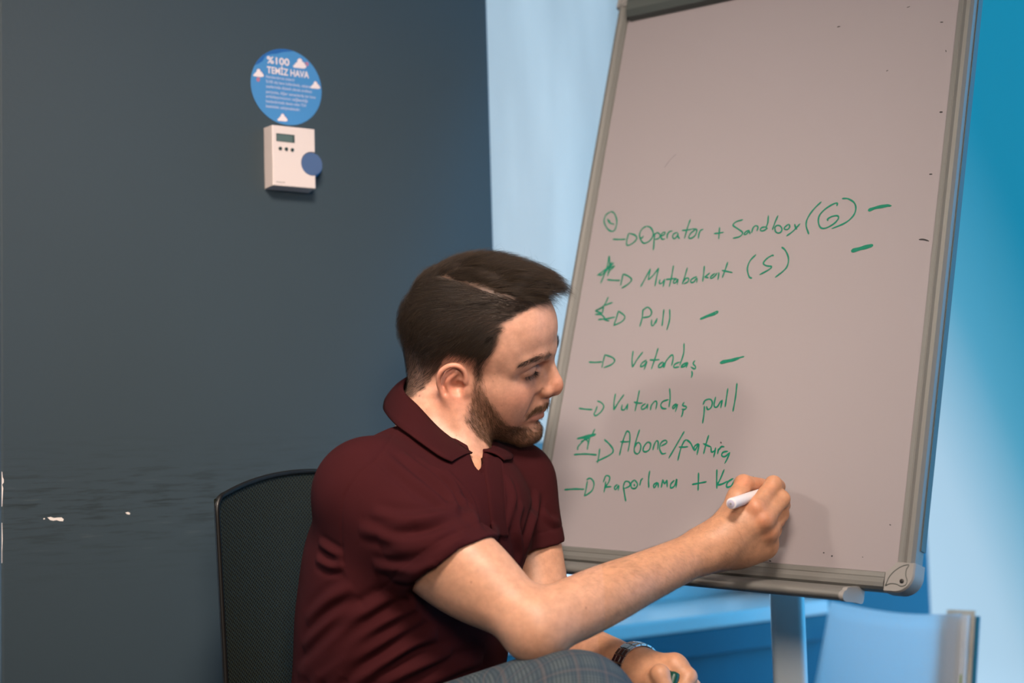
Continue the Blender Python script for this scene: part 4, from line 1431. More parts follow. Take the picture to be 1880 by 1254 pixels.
def ring_strip(top, low, th, n, name, mat_, parent):
    """A band between two closed or open rows of points, given thickness along its own normal."""
    T, L = spline(top, n), spline(low, n)
    rows = 7
    outv = []
    for j in range(rows):
        t = j / (rows - 1)
        row = T * (1 - t) + L * t
        outv.append(row)
    G = np.array(outv)
    dn = np.gradient(G, axis=1)
    dr = np.gradient(G, axis=0)
    N = np.cross(dn, dr)
    N /= np.linalg.norm(N, axis=2)[..., None] + 1e-12
    cen = G.reshape(-1, 3).mean(0)
    if (N * (G - cen)).sum() < 0:
        N = -N
    bulge = np.sin(np.linspace(.15, 1, rows) * math.pi)[:, None, None] * .004
    A = G + N * (th / 2 + bulge)
    Bv = G - N * (th / 2 - bulge)
    V = np.concatenate([A.reshape(-1, 3), Bv.reshape(-1, 3)])
    F = []
    o = rows * n
    for j in range(rows - 1):
        for i in range(n - 1):
            a, b, c, d = j * n + i, j * n + i + 1, (j + 1) * n + i + 1, (j + 1) * n + i
            F.append([a, b, c, d])
            F.append([o + d, o + c, o + b, o + a])
    for i in range(n - 1):
        F.append([i, o + i, o + i + 1, i + 1])
        a = (rows - 1) * n + i
        F.append([a, a + 1, o + a + 1, o + a])
    for j in range(rows - 1):
        a, b = j * n, (j + 1) * n
        F.append([a, b, o + b, o + a])
        a, b = j * n + n - 1, (j + 1) * n + n - 1
        F.append([a, o + a, o + b, b])
    return mesh_np(name, V, F, mat_, parent)


# ------------------------------------------------------------------ the man: putting him together
def sstep(x, a, b):
    t = np.clip((x - a) / (b - a), 0, 1)
    return t * t * (3 - 2 * t)


def skin_material():
    m = mat('skin', (.5, .3, .2), .46, spec=.45)
    nt = m.node_tree
    b = nt.nodes['Principled BSDF']
    at_ = nt.nodes.new('ShaderNodeVertexColor')
    at_.layer_name = 'pigment'
    tc = nt.nodes.new('ShaderNodeTexCoord')
    no = nt.nodes.new('ShaderNodeTexNoise')
    no.inputs['Scale'].default_value = 90
    no.inputs['Detail'].default_value = 6
    no.inputs['Roughness'].default_value = .65
    nt.links.new(tc.outputs['Object'], no.inputs['Vector'])
    rp = nt.nodes.new('ShaderNodeMapRange')
    rp.inputs[1].default_value, rp.inputs[2].default_value = .3, .7
    rp.inputs[3].default_value, rp.inputs[4].default_value = .84, 1.12
    nt.links.new(no.outputs['Fac'], rp.inputs[0])
    mx = nt.nodes.new('ShaderNodeMix')
    mx.data_type = 'RGBA'
    mx.blend_type = 'MULTIPLY'
    mx.inputs[0].default_value = 1
    nt.links.new(at_.outputs['Color'], mx.inputs[6])
    nt.links.new(rp.outputs[0], mx.inputs[7])
    nt.links.new(mx.outputs[2], b.inputs['Base Color'])
    n2 = nt.nodes.new('ShaderNodeTexNoise')
    n2.inputs['Scale'].default_value = 700
    n2.inputs['Detail'].default_value = 3
    nt.links.new(tc.outputs['Object'], n2.inputs['Vector'])
    bp = nt.nodes.new('ShaderNodeBump')
    bp.inputs['Strength'].default_value = .22
    bp.inputs['Distance'].default_value = .0005
    nt.links.new(n2.outputs['Fac'], bp.inputs['Height'])
    nt.links.new(bp.outputs['Normal'], b.inputs['Normal'])
    b.inputs['Subsurface Weight'].default_value = .12
    b.inputs['Subsurface Radius'].default_value = (1, .35, .18)
    b.inputs['Subsurface Scale'].default_value = .005
    return m


def front_line(z):
    return np.interp(z, [.0, .0266, .044, .0561, .0751, .0895, .0946, .1018, .107, .116], [.030, .031, .038, .049, .0530, .053, .059, .071, .086, .084])


def hair_mask(l, n=0.0, part=.15):
    """1 on the scalp inside the hairline."""
    x, y, z = l[:, 0], l[:, 1], l[:, 2]
    a = front_line(z) - x + n
    low = np.interp(x, [-.11, -.08, -.060, -.044, -.034, -.024, -.016, .022, .024, .045], [-.054, -.048, -.034, -.016, .002, .026, .038, .038, .004, .000])
    b = z - low + n
    ear = (x < .024) & (x > -.040) & (z < .034) & (np.abs(y) > .0735)
    m = np.where(ear, 0, sstep(a, -.003, .013) * sstep(b, -.001, .007))
    line = np.exp(-((y - part_y(x)) / .0015) ** 2) * sstep(x, -.045, -.025) * (z > .08)   # the parting
    return m * (1 - part * line)


def part_y(x):
    return np.interp(x, [-.05, -.034, -.002, .026, .058, .080], [-.020, -.0285, -.0347, -.0394, -.0333, -.017])


def top_height(l):
    x, y, z = l[:, 0], l[:, 1], l[:, 2]
    s = sstep(y - part_y(x), .000, .022) * sstep(z, .060, .100)
    h = np.interp(x, [-.10, -.075, -.04, 0, .04, .07, .09], [.006, .012, .020, .022, .027, .029, .026])
    far = 1 - .55 * sstep(y, .035, .07)
    side = .0065 * sstep(z, .0, .07) + .0022
    back = .010 * sstep(-x, .04, .09) * sstep(z, .00, .05)
    crown = .013 * sstep(-x, .030, .075) * sstep(z, .085, .118)
    return np.maximum(np.maximum(side, h * s * far), np.maximum(back, crown))


def beard_mask(l):
    x, y, z = l[:, 0], np.abs(l[:, 1]), l[:, 2]
    # front/upper edge of the beard: sideburn, cheek line, then the jaw below the mouth
    edge = np.interp(z, [-.110, -.085, -.074, -.060, -.046, -.0344, -.0127, .0043, .02, .03], [.110, .110, .088, .072, .064, .058, .042, .0345, .0315, .0315])
    a = edge - x
    rear = np.interp(z, [-.11, -.09, -.07, -.048, -.029, -.0075, .012, .03], [.066, .044, .019, .013, .015, .0185, .0165, .0165])
    b = x - rear
    m = sstep(np.minimum(a, b), -.003, .008) * sstep(-z, -.034, -.020) * (y > .012) + 0
    chin = sstep(-z, .071, .079) * sstep(x, .040, .055) * (1 - .55 * np.exp(-(((x - .090) / .012) ** 2 + ((z + .074) / .006) ** 2)))
    under = sstep(-z, .080, .095) * sstep(x, .050, .062)
    soul = np.exp(-((y / .0065) ** 2 + ((z + .0690) / .0050) ** 2)) * sstep(x, .070, .080) * .95
    ymax = np.interp(z, [-.10, -.075, -.063, -.05, -.038, -.02], [.062, .0780, .0866, .0915, .0930, .105])      # stops where the neck begins
    return np.clip(np.maximum(np.maximum(m, chin), np.maximum(under, soul)), 0, 1) * sstep(ymax - y, -.004, .003)


def mustache_mask(l):
    x, y, z = l[:, 0], np.abs(l[:, 1]), l[:, 2]
    up = np.interp(y, [0, .006, .0186, .024, .030, .036], [-.0365, -.0350, -.0370, -.0425, -.0480, -.054])
    lo = np.interp(y, [0, .006, .0186, .024, .030, .036], [-.0455, -.0440, -.0470, -.0510, -.0560, -.060])
    return sstep(up - z, -.001, .002) * sstep(z - lo, -.001, .002) * sstep(x, .066, .072) * (1 - sstep(y, .0255, .030))


def grad_of(fn, p, e=.0008):
    g = np.stack([fn(p + np.eye(3, dtype=F32)[i] * F32(e)) - fn(p - np.eye(3, dtype=F32)[i] * F32(e)) for i in range(3)], 1)
    return g / (np.linalg.norm(g, axis=1)[:, None] + 1e-9)


def wob(p, f, seed):
    """Cheap smooth noise in -1..1 (a few sines)."""
    r = np.random.RandomState(seed)
    out = 0
    for _ in range(4):
        out = out + np.sin(p @ (r.normal(size=3) * f) + r.uniform(0, 6.28))
    return out / 2.4


def hair_mat(name, col, rough=.5):
    m = mat(name, col, rough, spec=.35)
    return m


def make_person():
    rng = np.random.RandomState(7)
    root = empty('person', (PELVIS[0], PELVIS[1], 0))
    tag(root, 'bearded man in a maroon polo shirt writing on the whiteboard while seated', 'person')
    f = body_field()
    V, Q = f.mesh(BODY_H, (-.38, 1.5, .70), (.48, 2.25, 1.42))
    N = vnormals(V, Q)
    L = HEAD.l(V)
    head = (np.linalg.norm(L - np.array([0, 0, .02]), axis=1) < .155) & (L[:, 2] > -.125)
    skin = skin_material()
    body = mesh_np('body', V, Q, skin, root)

    # pigment of the skin
    base = np.array([.590, .312, .215])
    col = np.tile(base, (len(V), 1))
    far = ~head
    arm = far & (V[:, 0] > .10)
    col[far] *= np.array([.98, .97, .90])
    col[arm] *= np.array([.97, .93, .84])

    def mixc(w, c):
        nonlocal col
        w = np.clip(w, 0, 1)[:, None]
        col = col * (1 - w) + np.asarray(c) * w

    def mulc(w, c):
        nonlocal col
        w = np.clip(w, 0, 1)[:, None]
        col = col * (1 - w + np.asarray(c) * w)

    def blob(c, r):
        q = L.copy()
        q[:, 1] = -np.abs(q[:, 1])
        return np.exp(-(((q - np.asarray(c)) / np.asarray(r)) ** 2).sum(1)) * head
    mulc(blob((.075, -.045, -.015), (.03, .03, .02)) * .8, (1.03, .86, .83))
    mulc(blob((.118, 0, -.010), (.018, .020, .016)) * .9, (1.03, .84, .78))
    mulc(blob((-.008, -.086, .004), (.032, .014, .040)) * .9, (1.08, .80, .76))
    mulc(blob((.084, -.036, .010), (.016, .016, .008)) * .5, (.86, .78, .80))
    # lips
    yl = np.abs(L[:, 1])
    up = np.interp(yl, [0, .004, .013, .0225, .026], [-.0465, -.0455, -.0475, -.0530, -.0550])
    lo = np.interp(yl, [0, .011, .0225, .026], [-.0655, -.0645, -.0590, -.0560])
    lip = sstep(up - L[:, 2], -.0008, .0008) * sstep(L[:, 2] - lo, -.0012, .0012) * sstep(L[:, 0], .070, .078) * (yl < .026) * head
    mixc(lip * .75, (.50, .205, .165))
    hm = hair_mask(L, .0024 * wob(L, 330, 9)) * head
    bm_ = beard_mask(L) * head
    mm_ = mustache_mask(L) * head
    sp = 1 + .35 * wob(L * 1.0, 420, 3)
    mixc(np.clip(bm_ * .50 * sp, 0, .8), (.115, .065, .042))
    mixc(np.clip(mm_ * .30, 0, .8), (.14, .078, .046))
    mixc(np.maximum(hm, hair_mask(L, 0, .06) * head) * (.72 + .22 * sstep(L[:, 2], .005, .06)), (.060, .040, .029))
    # brows, lash line
    for s in (-1, 1):
        cur = spline([(.1030, s * .0130, .0375), (.1000, s * .0260, .0415), (.0935, s * .0387, .0420), (.0865, s * .0468, .0406), (.0745, s * .0567, .0360)], 30)
        ix = np.where(head & (L[:, 0] > .05))[0]
        d = np.min(np.linalg.norm(L[ix, None] - cur[None], axis=2), axis=1)
        w = np.zeros(len(V))
        w[ix] = np.exp(-(d / .0038) ** 2) * .55
        mixc(w, (.065, .040, .028))
    # knuckles and finger joints a little redder, a few moles
    for p in (at(1387, 932, 1.79), at(1402, 955, 1.788), at(1410, 977, 1.80), at(1420, 887, 1.80), at(1364, 886, 1.825), at(1385, 890, 1.845)):
        mulc(np.exp(-((V - p) ** 2).sum(1) / .011 ** 2) * .7, (1.10, .84, .80))
    from mathutils.bvhtree import BVHTree
    bvh = BVHTree.FromPolygons(V.tolist(), Q.tolist())

    def on(px, py):
        h = bvh.ray_cast(Vector(CAM_C), Vector(at(px, py, 1.0) - CAM_C))
        return None if h[0] is None else np.array(h[0])
    for px, py, r, w in ((770, 727, .0014, .85), (865, 1069, .0011, .75), (1076, 1116, .0013, .85), (908, 687, .0009, .5), (921, 745, .0010, .45), (880, 712, .0008, .4),
                         (905, 700, .0008, .4), (912, 718, .0008, .35), (838, 800, .0009, .5), (783, 752, .0009, .4), (900, 1155, .0010, .5)):
        p = on(px, py)
        if p is not None:
            mixc(np.exp(-((V - p) ** 2).sum(1) / r ** 2) * w, (.16, .055, .035))
    a = body.data.color_attributes.new('pigment', 'FLOAT_COLOR', 'POINT')
    a.data.foreach_set('color', np.concatenate([np.clip(col, 0, 1), np.ones((len(V), 1))], 1).astype(F32).ravel())

    # ---- hair: a close undercoat and the strands that grow out of it
    hi_ = hair_mask(L, .0010 + .0022 * wob(L, 260, 31)) * head
    inm = hi_ > .04
    used = np.where(inm)[0]
    Lu = L[used]
    top_ = sstep(Lu[:, 1] - part_y(Lu[:, 0]), .002, .022) * sstep(Lu[:, 2], .085, .105)
    lu = top_height(Lu) * (.24 + .24 * top_) * sstep(hi_[used], .45, 1.0)
    lu = lu * (1 + .16 * wob(Lu, 95, 5)) - .0018
    keep = np.full(len(V), False)
    keep[used[lu > .0005]] = True
    fq = keep[Q].all(1)
    sel = np.unique(Q[fq])
    remap = np.full(len(V), -1)
    remap[sel] = np.arange(len(sel))
    lall = np.zeros(len(V))
    lall[used] = lu
    used, lift = sel, lall[sel]
    Lu = L[used]
    Nu = N[used] @ HEAD.R
    cap = Lu + Nu * lift[:, None]
    fr = sstep(Lu[:, 0], .035, .085) * sstep(Lu[:, 2], .085, .108) * sstep(Lu[:, 1] - part_y(Lu[:, 0]), .0, .02)
    cap += fr[:, None] * np.array([.004, .002, .006])
    capV = HEAD.w(cap)
    capQ = remap[Q[fq]]
    capV = relax(capV, capQ, 1, .5)
    hm_dark = mat('hair_undercoat', (.020, .013, .009), .65, spec=.2)
    hair = mesh_np('hair', capV, capQ, hm_dark, root)

    base_f = Field()
    base_f.ops = f.ops[:f.n_base] + f.ops[f.n_head:f.n_head + 2]

    class scalp:                                     # the smooth head and neck, in head coordinates
        @staticmethod
        def eval(p):
            return base_f.eval(HEAD.w(p)) / F32(HEAD.s)

    def grow(roots, flow, length, h0, h1, m=9, bend=None, jit=.25, pull=1.0):
        """Strands that run over the scalp along flow, rising from h0 to h1 above it (local space)."""
        n = len(roots)
        P = np.zeros((n, m, 3))
        q = roots.astype(F32).copy()
        for i in range(m):
            t = i / (m - 1)
            g = grad_of(lambda p: scalp.eval(p), q)
            d = scalp.eval(q)
            qs = q - g * d[:, None]
            P[:, i] = qs + g * (h0 + (h1 - h0) * (1 - (1 - t) ** 2))[:, None]
            if bend is not None:
                P[:, i] += bend * t ** 2.2
            fl = flow - g * ((flow * g).sum(1))[:, None]
            fl /= np.linalg.norm(fl, axis=1)[:, None] + 1e-9
            q = (qs + fl * (length / (m - 1))[:, None]).astype(F32)
        return P

    def push_out(P):
        n_, m_, _ = P.shape
        q = P.reshape(-1, 3).astype(F32)
        d = np.concatenate([f.eval(HEAD.w(q[i:i + 40000])) for i in range(0, len(q), 40000)]) / HEAD.s
        want = np.tile(np.linspace(-.0008, .0014, m_), n_)
        g = grad_of(lambda p: scalp.eval(p), q)
        return (q + g * np.clip(want - d, 0, .02)[:, None]).reshape(n_, m_, 3)

    rootsel = np.where(hm > .25)[0]
    w = hm[rootsel]
    cam_l = HEAD.l(CAM_C)
    facing = ((N[rootsel] @ HEAD.R) * (cam_l - L[rootsel]) / np.linalg.norm(cam_l - L[rootsel], axis=1)[:, None]).sum(1)
    # the top, left of the parting: swept forward and up
    isTop = (L[rootsel, 1] > part_y(L[rootsel, 0]) + .0004) & (L[rootsel, 2] > .075)
    S = []
    R_ = []
    ids = rng.choice(rootsel[isTop], 13000)
    r0 = L[ids] + rng.normal(size=(13000, 3)) * .0008
    ang = .35 * wob(r0, 70, 11) + rng.normal(size=13000) * .14
    x = r0[:, 0]
    dyp = r0[:, 1] - part_y(x)
    lat = .75 - 1.1 * sstep(dyp, .02, .075)
    flow = np.stack([np.cos(ang) * (.95 - .35 * sstep(-x, .03, .08)), lat * .6 + np.sin(ang), -.15 + 0 * x], 1)
    ln = (.046 - .026 * sstep(x, .03, .085)) * rng.uniform(.6, 1.1, 13000)
    H = top_height(r0)
    h1 = H * rng.uniform(.72, 1.12, 13000) + .001
    fr = sstep(x, .030, .082)
    bend = fr[:, None] * np.array([.002, .003, .000]) * rng.uniform(.2, 1.4, 13000)[:, None] + rng.normal(size=(13000, 3)) * .0020
    S.append(grow(r0, flow, ln, np.full(13000, -.001), h1, 9, bend))
    R_.append(rng.uniform(.00010, .00019, 13000))
    # wisps over the brow end of the quiff
    k = 200
    src = rootsel[isTop & (L[rootsel, 0] > .055)]
    ids = rng.choice(src, k)
    r0 = L[ids]
    flow = np.stack([np.ones(k), .1 + .4 * rng.normal(size=k), np.zeros(k)], 1)
    bend = np.stack([rng.uniform(.000, .006, k), rng.normal(size=k) * .006, rng.uniform(-.008, .005, k)], 1)
    S.append(grow(r0, flow, np.full(k, .02), np.full(k, .0), .027 * rng.uniform(.8, 1.15, k), 9, bend))
    R_.append(rng.uniform(.00008, .00013, k))
    # sides and back: short, combed back and down
    side = ~isTop
    pr = w[side] * (.35 + sstep(facing[side], -.2, .3)) * (.45 + .55 * sstep(L[rootsel][side][:, 2], .015, .060))
    ids = rng.choice(rootsel[side], 14000, p=pr / pr.sum())
    n = len(ids)
    r0 = L[ids] + rng.normal(size=(n, 3)) * .0006
    x, y, z = r0.T
    ang = .35 * wob(r0, 60, 21) + rng.normal(size=n) * .16
    up = sstep(z, .05, .115)
    flow = np.stack([-.85 * up - .45, .0 * x, -.75 + .1 * up], 1)
    flow[:, 0] += np.where(x < -.05, .35, 0)
    flow += np.stack([np.sin(ang) * .5, np.zeros(n), -np.sin(ang) * .4], 1)
    ln = (.007 + .017 * sstep(z, -.02, .09)) * rng.uniform(.6, 1.15, n)
    h1 = np.maximum(.0018, top_height(r0) * rng.uniform(.5, 1.15, n))
    S.append(grow(r0, flow, ln, np.full(n, -.0008), h1, 9))
    R_.append(rng.uniform(.00009, .00017, n))
    # stray hairs from the crown
    k = 160
    ids = rng.choice(rootsel[L[rootsel, 2] > .11], k)
    r0 = L[ids]
    flow = np.stack([rng.normal(size=k), rng.normal(size=k), np.zeros(k)], 1)
    S.append(grow(r0, flow, np.full(k, .03), np.full(k, .0), top_height(r0) * 1.0 + rng.uniform(.001, .006, k), 9, rng.normal(size=(k, 3)) * .006))
    R_.append(np.full(k, .00008))
    S = np.concatenate(S)
    S = push_out(S)
    R_ = np.concatenate(R_)
    tone = rng.rand(len(S))
    hmats = [hair_mat('hair_dark', (.019, .0125, .0085), .48), hair_mat('hair_brown', (.060, .038, .022), .48)]
    for i, (lo_, hi2) in enumerate(((0, .62), (.62, 1.01))):
        sel = (tone >= lo_) & (tone < hi2)
        strands('hair_strands', HEAD.w(S[sel]), R_[sel], hmats[i], hair)

    # ---- beard, moustache
    def tufts(name, wgt, n, flow_fn, len_lo, len_hi, rad, mt, out=.55, m=4, seed=3):
        r = np.random.RandomState(seed)
        ids = r.choice(len(V), n, p=wgt / wgt.sum())
        l0 = L[ids] + r.normal(size=(n, 3)) * .0005
        nn = N[ids] @ HEAD.R
        fl = flow_fn(l0, r)
        fl = fl - nn * (fl * nn).sum(1)[:, None]
        fl /= np.linalg.norm(fl, axis=1)[:, None] + 1e-9
        ln = r.uniform(len_lo, len_hi, n)
        P = np.zeros((n, m, 3))
        for i in range(m):
            t = i / (m - 1)
            P[:, i] = l0 + fl * (ln * t)[:, None] + nn * (ln * (out * t - .25 * t * t) - .0003)[:, None]
        return strands(name, HEAD.w(P), r.uniform(rad * .7, rad * 1.25, n), mt, root)
    bmat = hair_mat('beard_brown', (.105, .056, .028), .5)
    bw = bm_ * (.55 + .45 * sstep(-L[:, 2], .0, .06)) * (1 + .3 * sp)
    bw = np.clip(bw, 0, None) ** 1.2 * np.where(L[:, 1] < 0.012, 1.0, .45)
    tufts('beard', bw, 9500, lambda l, r: np.stack([.55 + .5 * sstep(-l[:, 2], .05, .1) + r.normal(size=len(l)) * .3, np.sign(l[:, 1]) * -.1 + r.normal(size=len(l)) * .2, -1.0 + r.normal(size=len(l)) * .25], 1),
          .0035, .0075, .00012, bmat)
    tufts('moustache', mm_, 700, lambda l, r: np.stack([-.15 + r.normal(size=len(l)) * .15, np.sign(l[:, 1]) * .75 + r.normal(size=len(l)) * .25, -.8 + r.normal(size=len(l)) * .2], 1),
          .0055, .0095, .00013, bmat, .45, seed=5)
    # ---- eyebrows and lashes
    dk = hair_mat('brow_dark', (.030, .018, .012), .5)
    for s in (-1, 1):
        cur = spline([(.1030, s * .0130, .0375), (.1000, s * .0260, .0415), (.0935, s * .0387, .0420), (.0865, s * .0468, .0406), (.0745, s * .0567, .0360)], 60)
        tg = np.gradient(cur, axis=0)
        tg /= np.linalg.norm(tg, axis=1)[:, None]
        n = 420
        i = rng.randint(0, 60, n)
        p = cur[i] + np.stack([np.zeros(n), np.zeros(n), rng.normal(size=n) * .0022 * np.interp(i, [0, 10, 40, 59], [.9, 1.2, .9, .5])], 1)
        fb = grad_of(lambda q: f.eval(HEAD.w(q)), p.astype(F32), .001)
        for _ in range(3):
            p = p - fb * (f.eval(HEAD.w(p)) / HEAD.s)[:, None]
        dr = tg[i] + np.array([0, 0, .35]) * np.interp(i, [0, 59], [1, -.6])[:, None] + rng.normal(size=(n, 3)) * .15
        ln = rng.uniform(.004, .0085, n)
        t = np.linspace(0, 1, 4)
        P = p[:, None] + dr[:, None] * (ln[:, None] * t)[..., None] + fb[:, None] * (.0016 * np.sin(t * 2.2) - .0002)[None, :, None]
        strands('eyebrow', HEAD.w(P), rng.uniform(.00008, .00014, n), dk, root)
        # lashes along the edge of the lowered lid
        c = np.array((.0738, s * .0305, .0190))
        th = np.radians(np.linspace(-72, 62, 120)) + rng.normal(size=120) * .02
        dirs = np.stack([np.cos(th), s * -np.sin(th) * -1, np.zeros(120)], 1)
        e = c + dirs * np.array([.0152, .0162, 0]) + np.array([0, 0, -1.0])[None] * (.0064 - .0026 * np.cos(th))[:, None]
        ln = rng.uniform(.0050, .0085, 120)
        t = np.linspace(0, 1, 5)
        P = e[:, None] + dirs[:, None] * (ln[:, None] * t)[..., None] + np.array([0, 0, 1.0]) * (-.75 * ln[:, None] * t + .50 * ln[:, None] * t ** 2.2)[..., None]
        strands('eyelashes', HEAD.w(P), np.full(120, .00018), hair_mat('lash', (.008, .006, .005), .5), root)

    # ---- hair on the forearms and hand
    fo = WR_R - EL_R
    tpar = ((V - EL_R) @ fo) / (fo @ fo)
    dist = np.linalg.norm(V - EL_R - np.clip(tpar, 0, 1)[:, None] * fo, axis=1)
    wgt = sstep(tpar, .05, .35) * (1 - sstep(tpar, 1.05, 1.25)) * (dist < .065) * (1 - .45 * sstep(-N[:, 2], .2, .8))
    n = 4600
    ids = rng.choice(len(V), n, p=wgt / wgt.sum())
    fd = fo / np.linalg.norm(fo)
    fl = fd * .55 + np.array([0, 0, -.75]) + rng.normal(size=(n, 3)) * .28
    fl = fl - N[ids] * (fl * N[ids]).sum(1)[:, None]
    fl /= np.linalg.norm(fl, axis=1)[:, None]
    ln = rng.uniform(.005, .0115, n)
    t = np.linspace(0, 1, 4)
    P = V[ids][:, None] + fl[:, None] * (ln[:, None] * t)[..., None] + N[ids][:, None] * (ln[:, None] * (.30 * t - .16 * t * t))[..., None]
    strands('arm_hair', P, rng.uniform(.00003, .00005, n), hair_mat('arm_hair', (.085, .046, .026), .5), root)

    # ---- polo shirt
    SV, SQ = shirt_field().mesh(SHIRT_H, (-.5, 1.5, .45), (.3, 2.3, 1.3))
    SV = press_folds(SV, SQ, FOLDS)
    # hem stitching of the right sleeve: a shallow groove 2 cm above the edge
    sm = mat('maroon_cotton', (.038, .0064, .0080), .9, spec=.10, bump=(900, .35, .0008), var=(35, .10))
    SN = vnormals(SV, SQ)
    for hem, nn, us, rad in ((HEM_R, HEM_RN, U_R, .085), (HEM_L, HEM_LN, U_L, .075)):
        d = -((SV - hem) @ nn)
        near = np.linalg.norm(SV - hem - us * ((SV - hem) @ us)[:, None], axis=1) < rad
        g = np.exp(-((d - .021) / .0013) ** 2) * near
        SV = SV - SN * (g * .0011)[:, None]
    shirt = mesh_np('polo_shirt', SV, SQ, sm, root)
    bvs = BVHTree.FromPolygons(SV.tolist(), SQ.tolist())

    def ons(px, py, lift=0.0):
        h = bvs.ray_cast(Vector(CAM_C), Vector(at(px, py, 1.0) - CAM_C))
        if h[0] is None:
            return at(px, py, 1.86)
        return np.array(h[0]) + np.array(h[1]) * lift
    cm = mat('maroon_rib', (.034, .0058, .0072), .92, spec=.10, bump=(1500, .4, .0008), var=(60, .10))
    def onb(px, py, lift=0.0):
        p = on(px, py)
        q = np.array(p) if p is not None else at(px, py, 1.88)
        return q + (CAM_C - q) / np.linalg.norm(CAM_C - q) * lift
    top = [onb(866, 834, .006), onb(855, 827, .006), onb(842, 818, .006), onb(803, 787, .006), onb(768, 748, .006), at(742, 715, 1.952), at(760, 690, 2.005),
           at(810, 700, 2.03), at(860, 752, 2.02), at(893, 800, 1.97), at(898, 822, 1.925), onb(888, 831, .006)]
    low = [ons(827, 853, .005), ons(812, 848, .006), ons(795, 838, .006), ons(756, 810, .006), ons(722, 775, .006), at(704, 748, 1.965), at(724, 722, 2.040),
           at(800, 748, 2.075), at(890, 790, 2.055), at(936, 828, 1.99), ons(936, 846, .005), ons(922, 850, .005)]
    ring_strip(top, low, .0024, 90, 'collar', cm, shirt)

    def drape(name, rows, cols, th, lift):
        """A strip laid on the shirt: rows of left and right ends seen in the frame."""
        rr = spline(np.array(rows, float), 40)
        G = np.array([[ons(l + (q - l) * c, y, 0) for c in np.linspace(0, 1, cols)] for l, q, y in rr])
        for _ in range(3):
            G[1:-1] = G[1:-1] * .5 + (G[:-2] + G[2:]) * .25
        n = len(rr)
        nn = np.cross(np.gradient(G, axis=1), np.gradient(G, axis=0))
        nn /= np.linalg.norm(nn, axis=2)[..., None]
        if (nn * (CAM_C - G)).sum() < 0:
            nn = -nn
        e = np.clip(np.minimum(np.arange(cols), np.arange(cols)[::-1]) / 1.0, 0, 1)[None, :, None]
        A, B2 = G + nn * (lift + th * (.35 + .65 * e)), G - nn * .002
        VV = np.concatenate([A.reshape(-1, 3), B2.reshape(-1, 3)])
        FF, o = [], n * cols
        for i in range(n - 1):
            for j in range(cols - 1):
                a, b, c, d = i * cols + j, i * cols + j + 1, (i + 1) * cols + j + 1, (i + 1) * cols + j
                FF.append([a, b, c, d])
                FF.append([o + d, o + c, o + b, o + a])
            for j in (0, cols - 1):
                FF.append([i * cols + j, (i + 1) * cols + j, o + (i + 1) * cols + j, o + i * cols + j])
        for j in range(cols - 1):
            for i in (0, n - 1):
                FF.append([i * cols + j, i * cols + j + 1, o + i * cols + j + 1, o + i * cols + j])
        return mesh_np(name, VV, FF, cm, shirt)
    drape('placket', [(884, 922, 842), (889, 924, 870), (894, 926, 900), (898, 928, 940), (905, 932, 985)], 8, .0022, .0004)
    return root, body, V, N


UP_ = np.array([0, 0, 1.0])


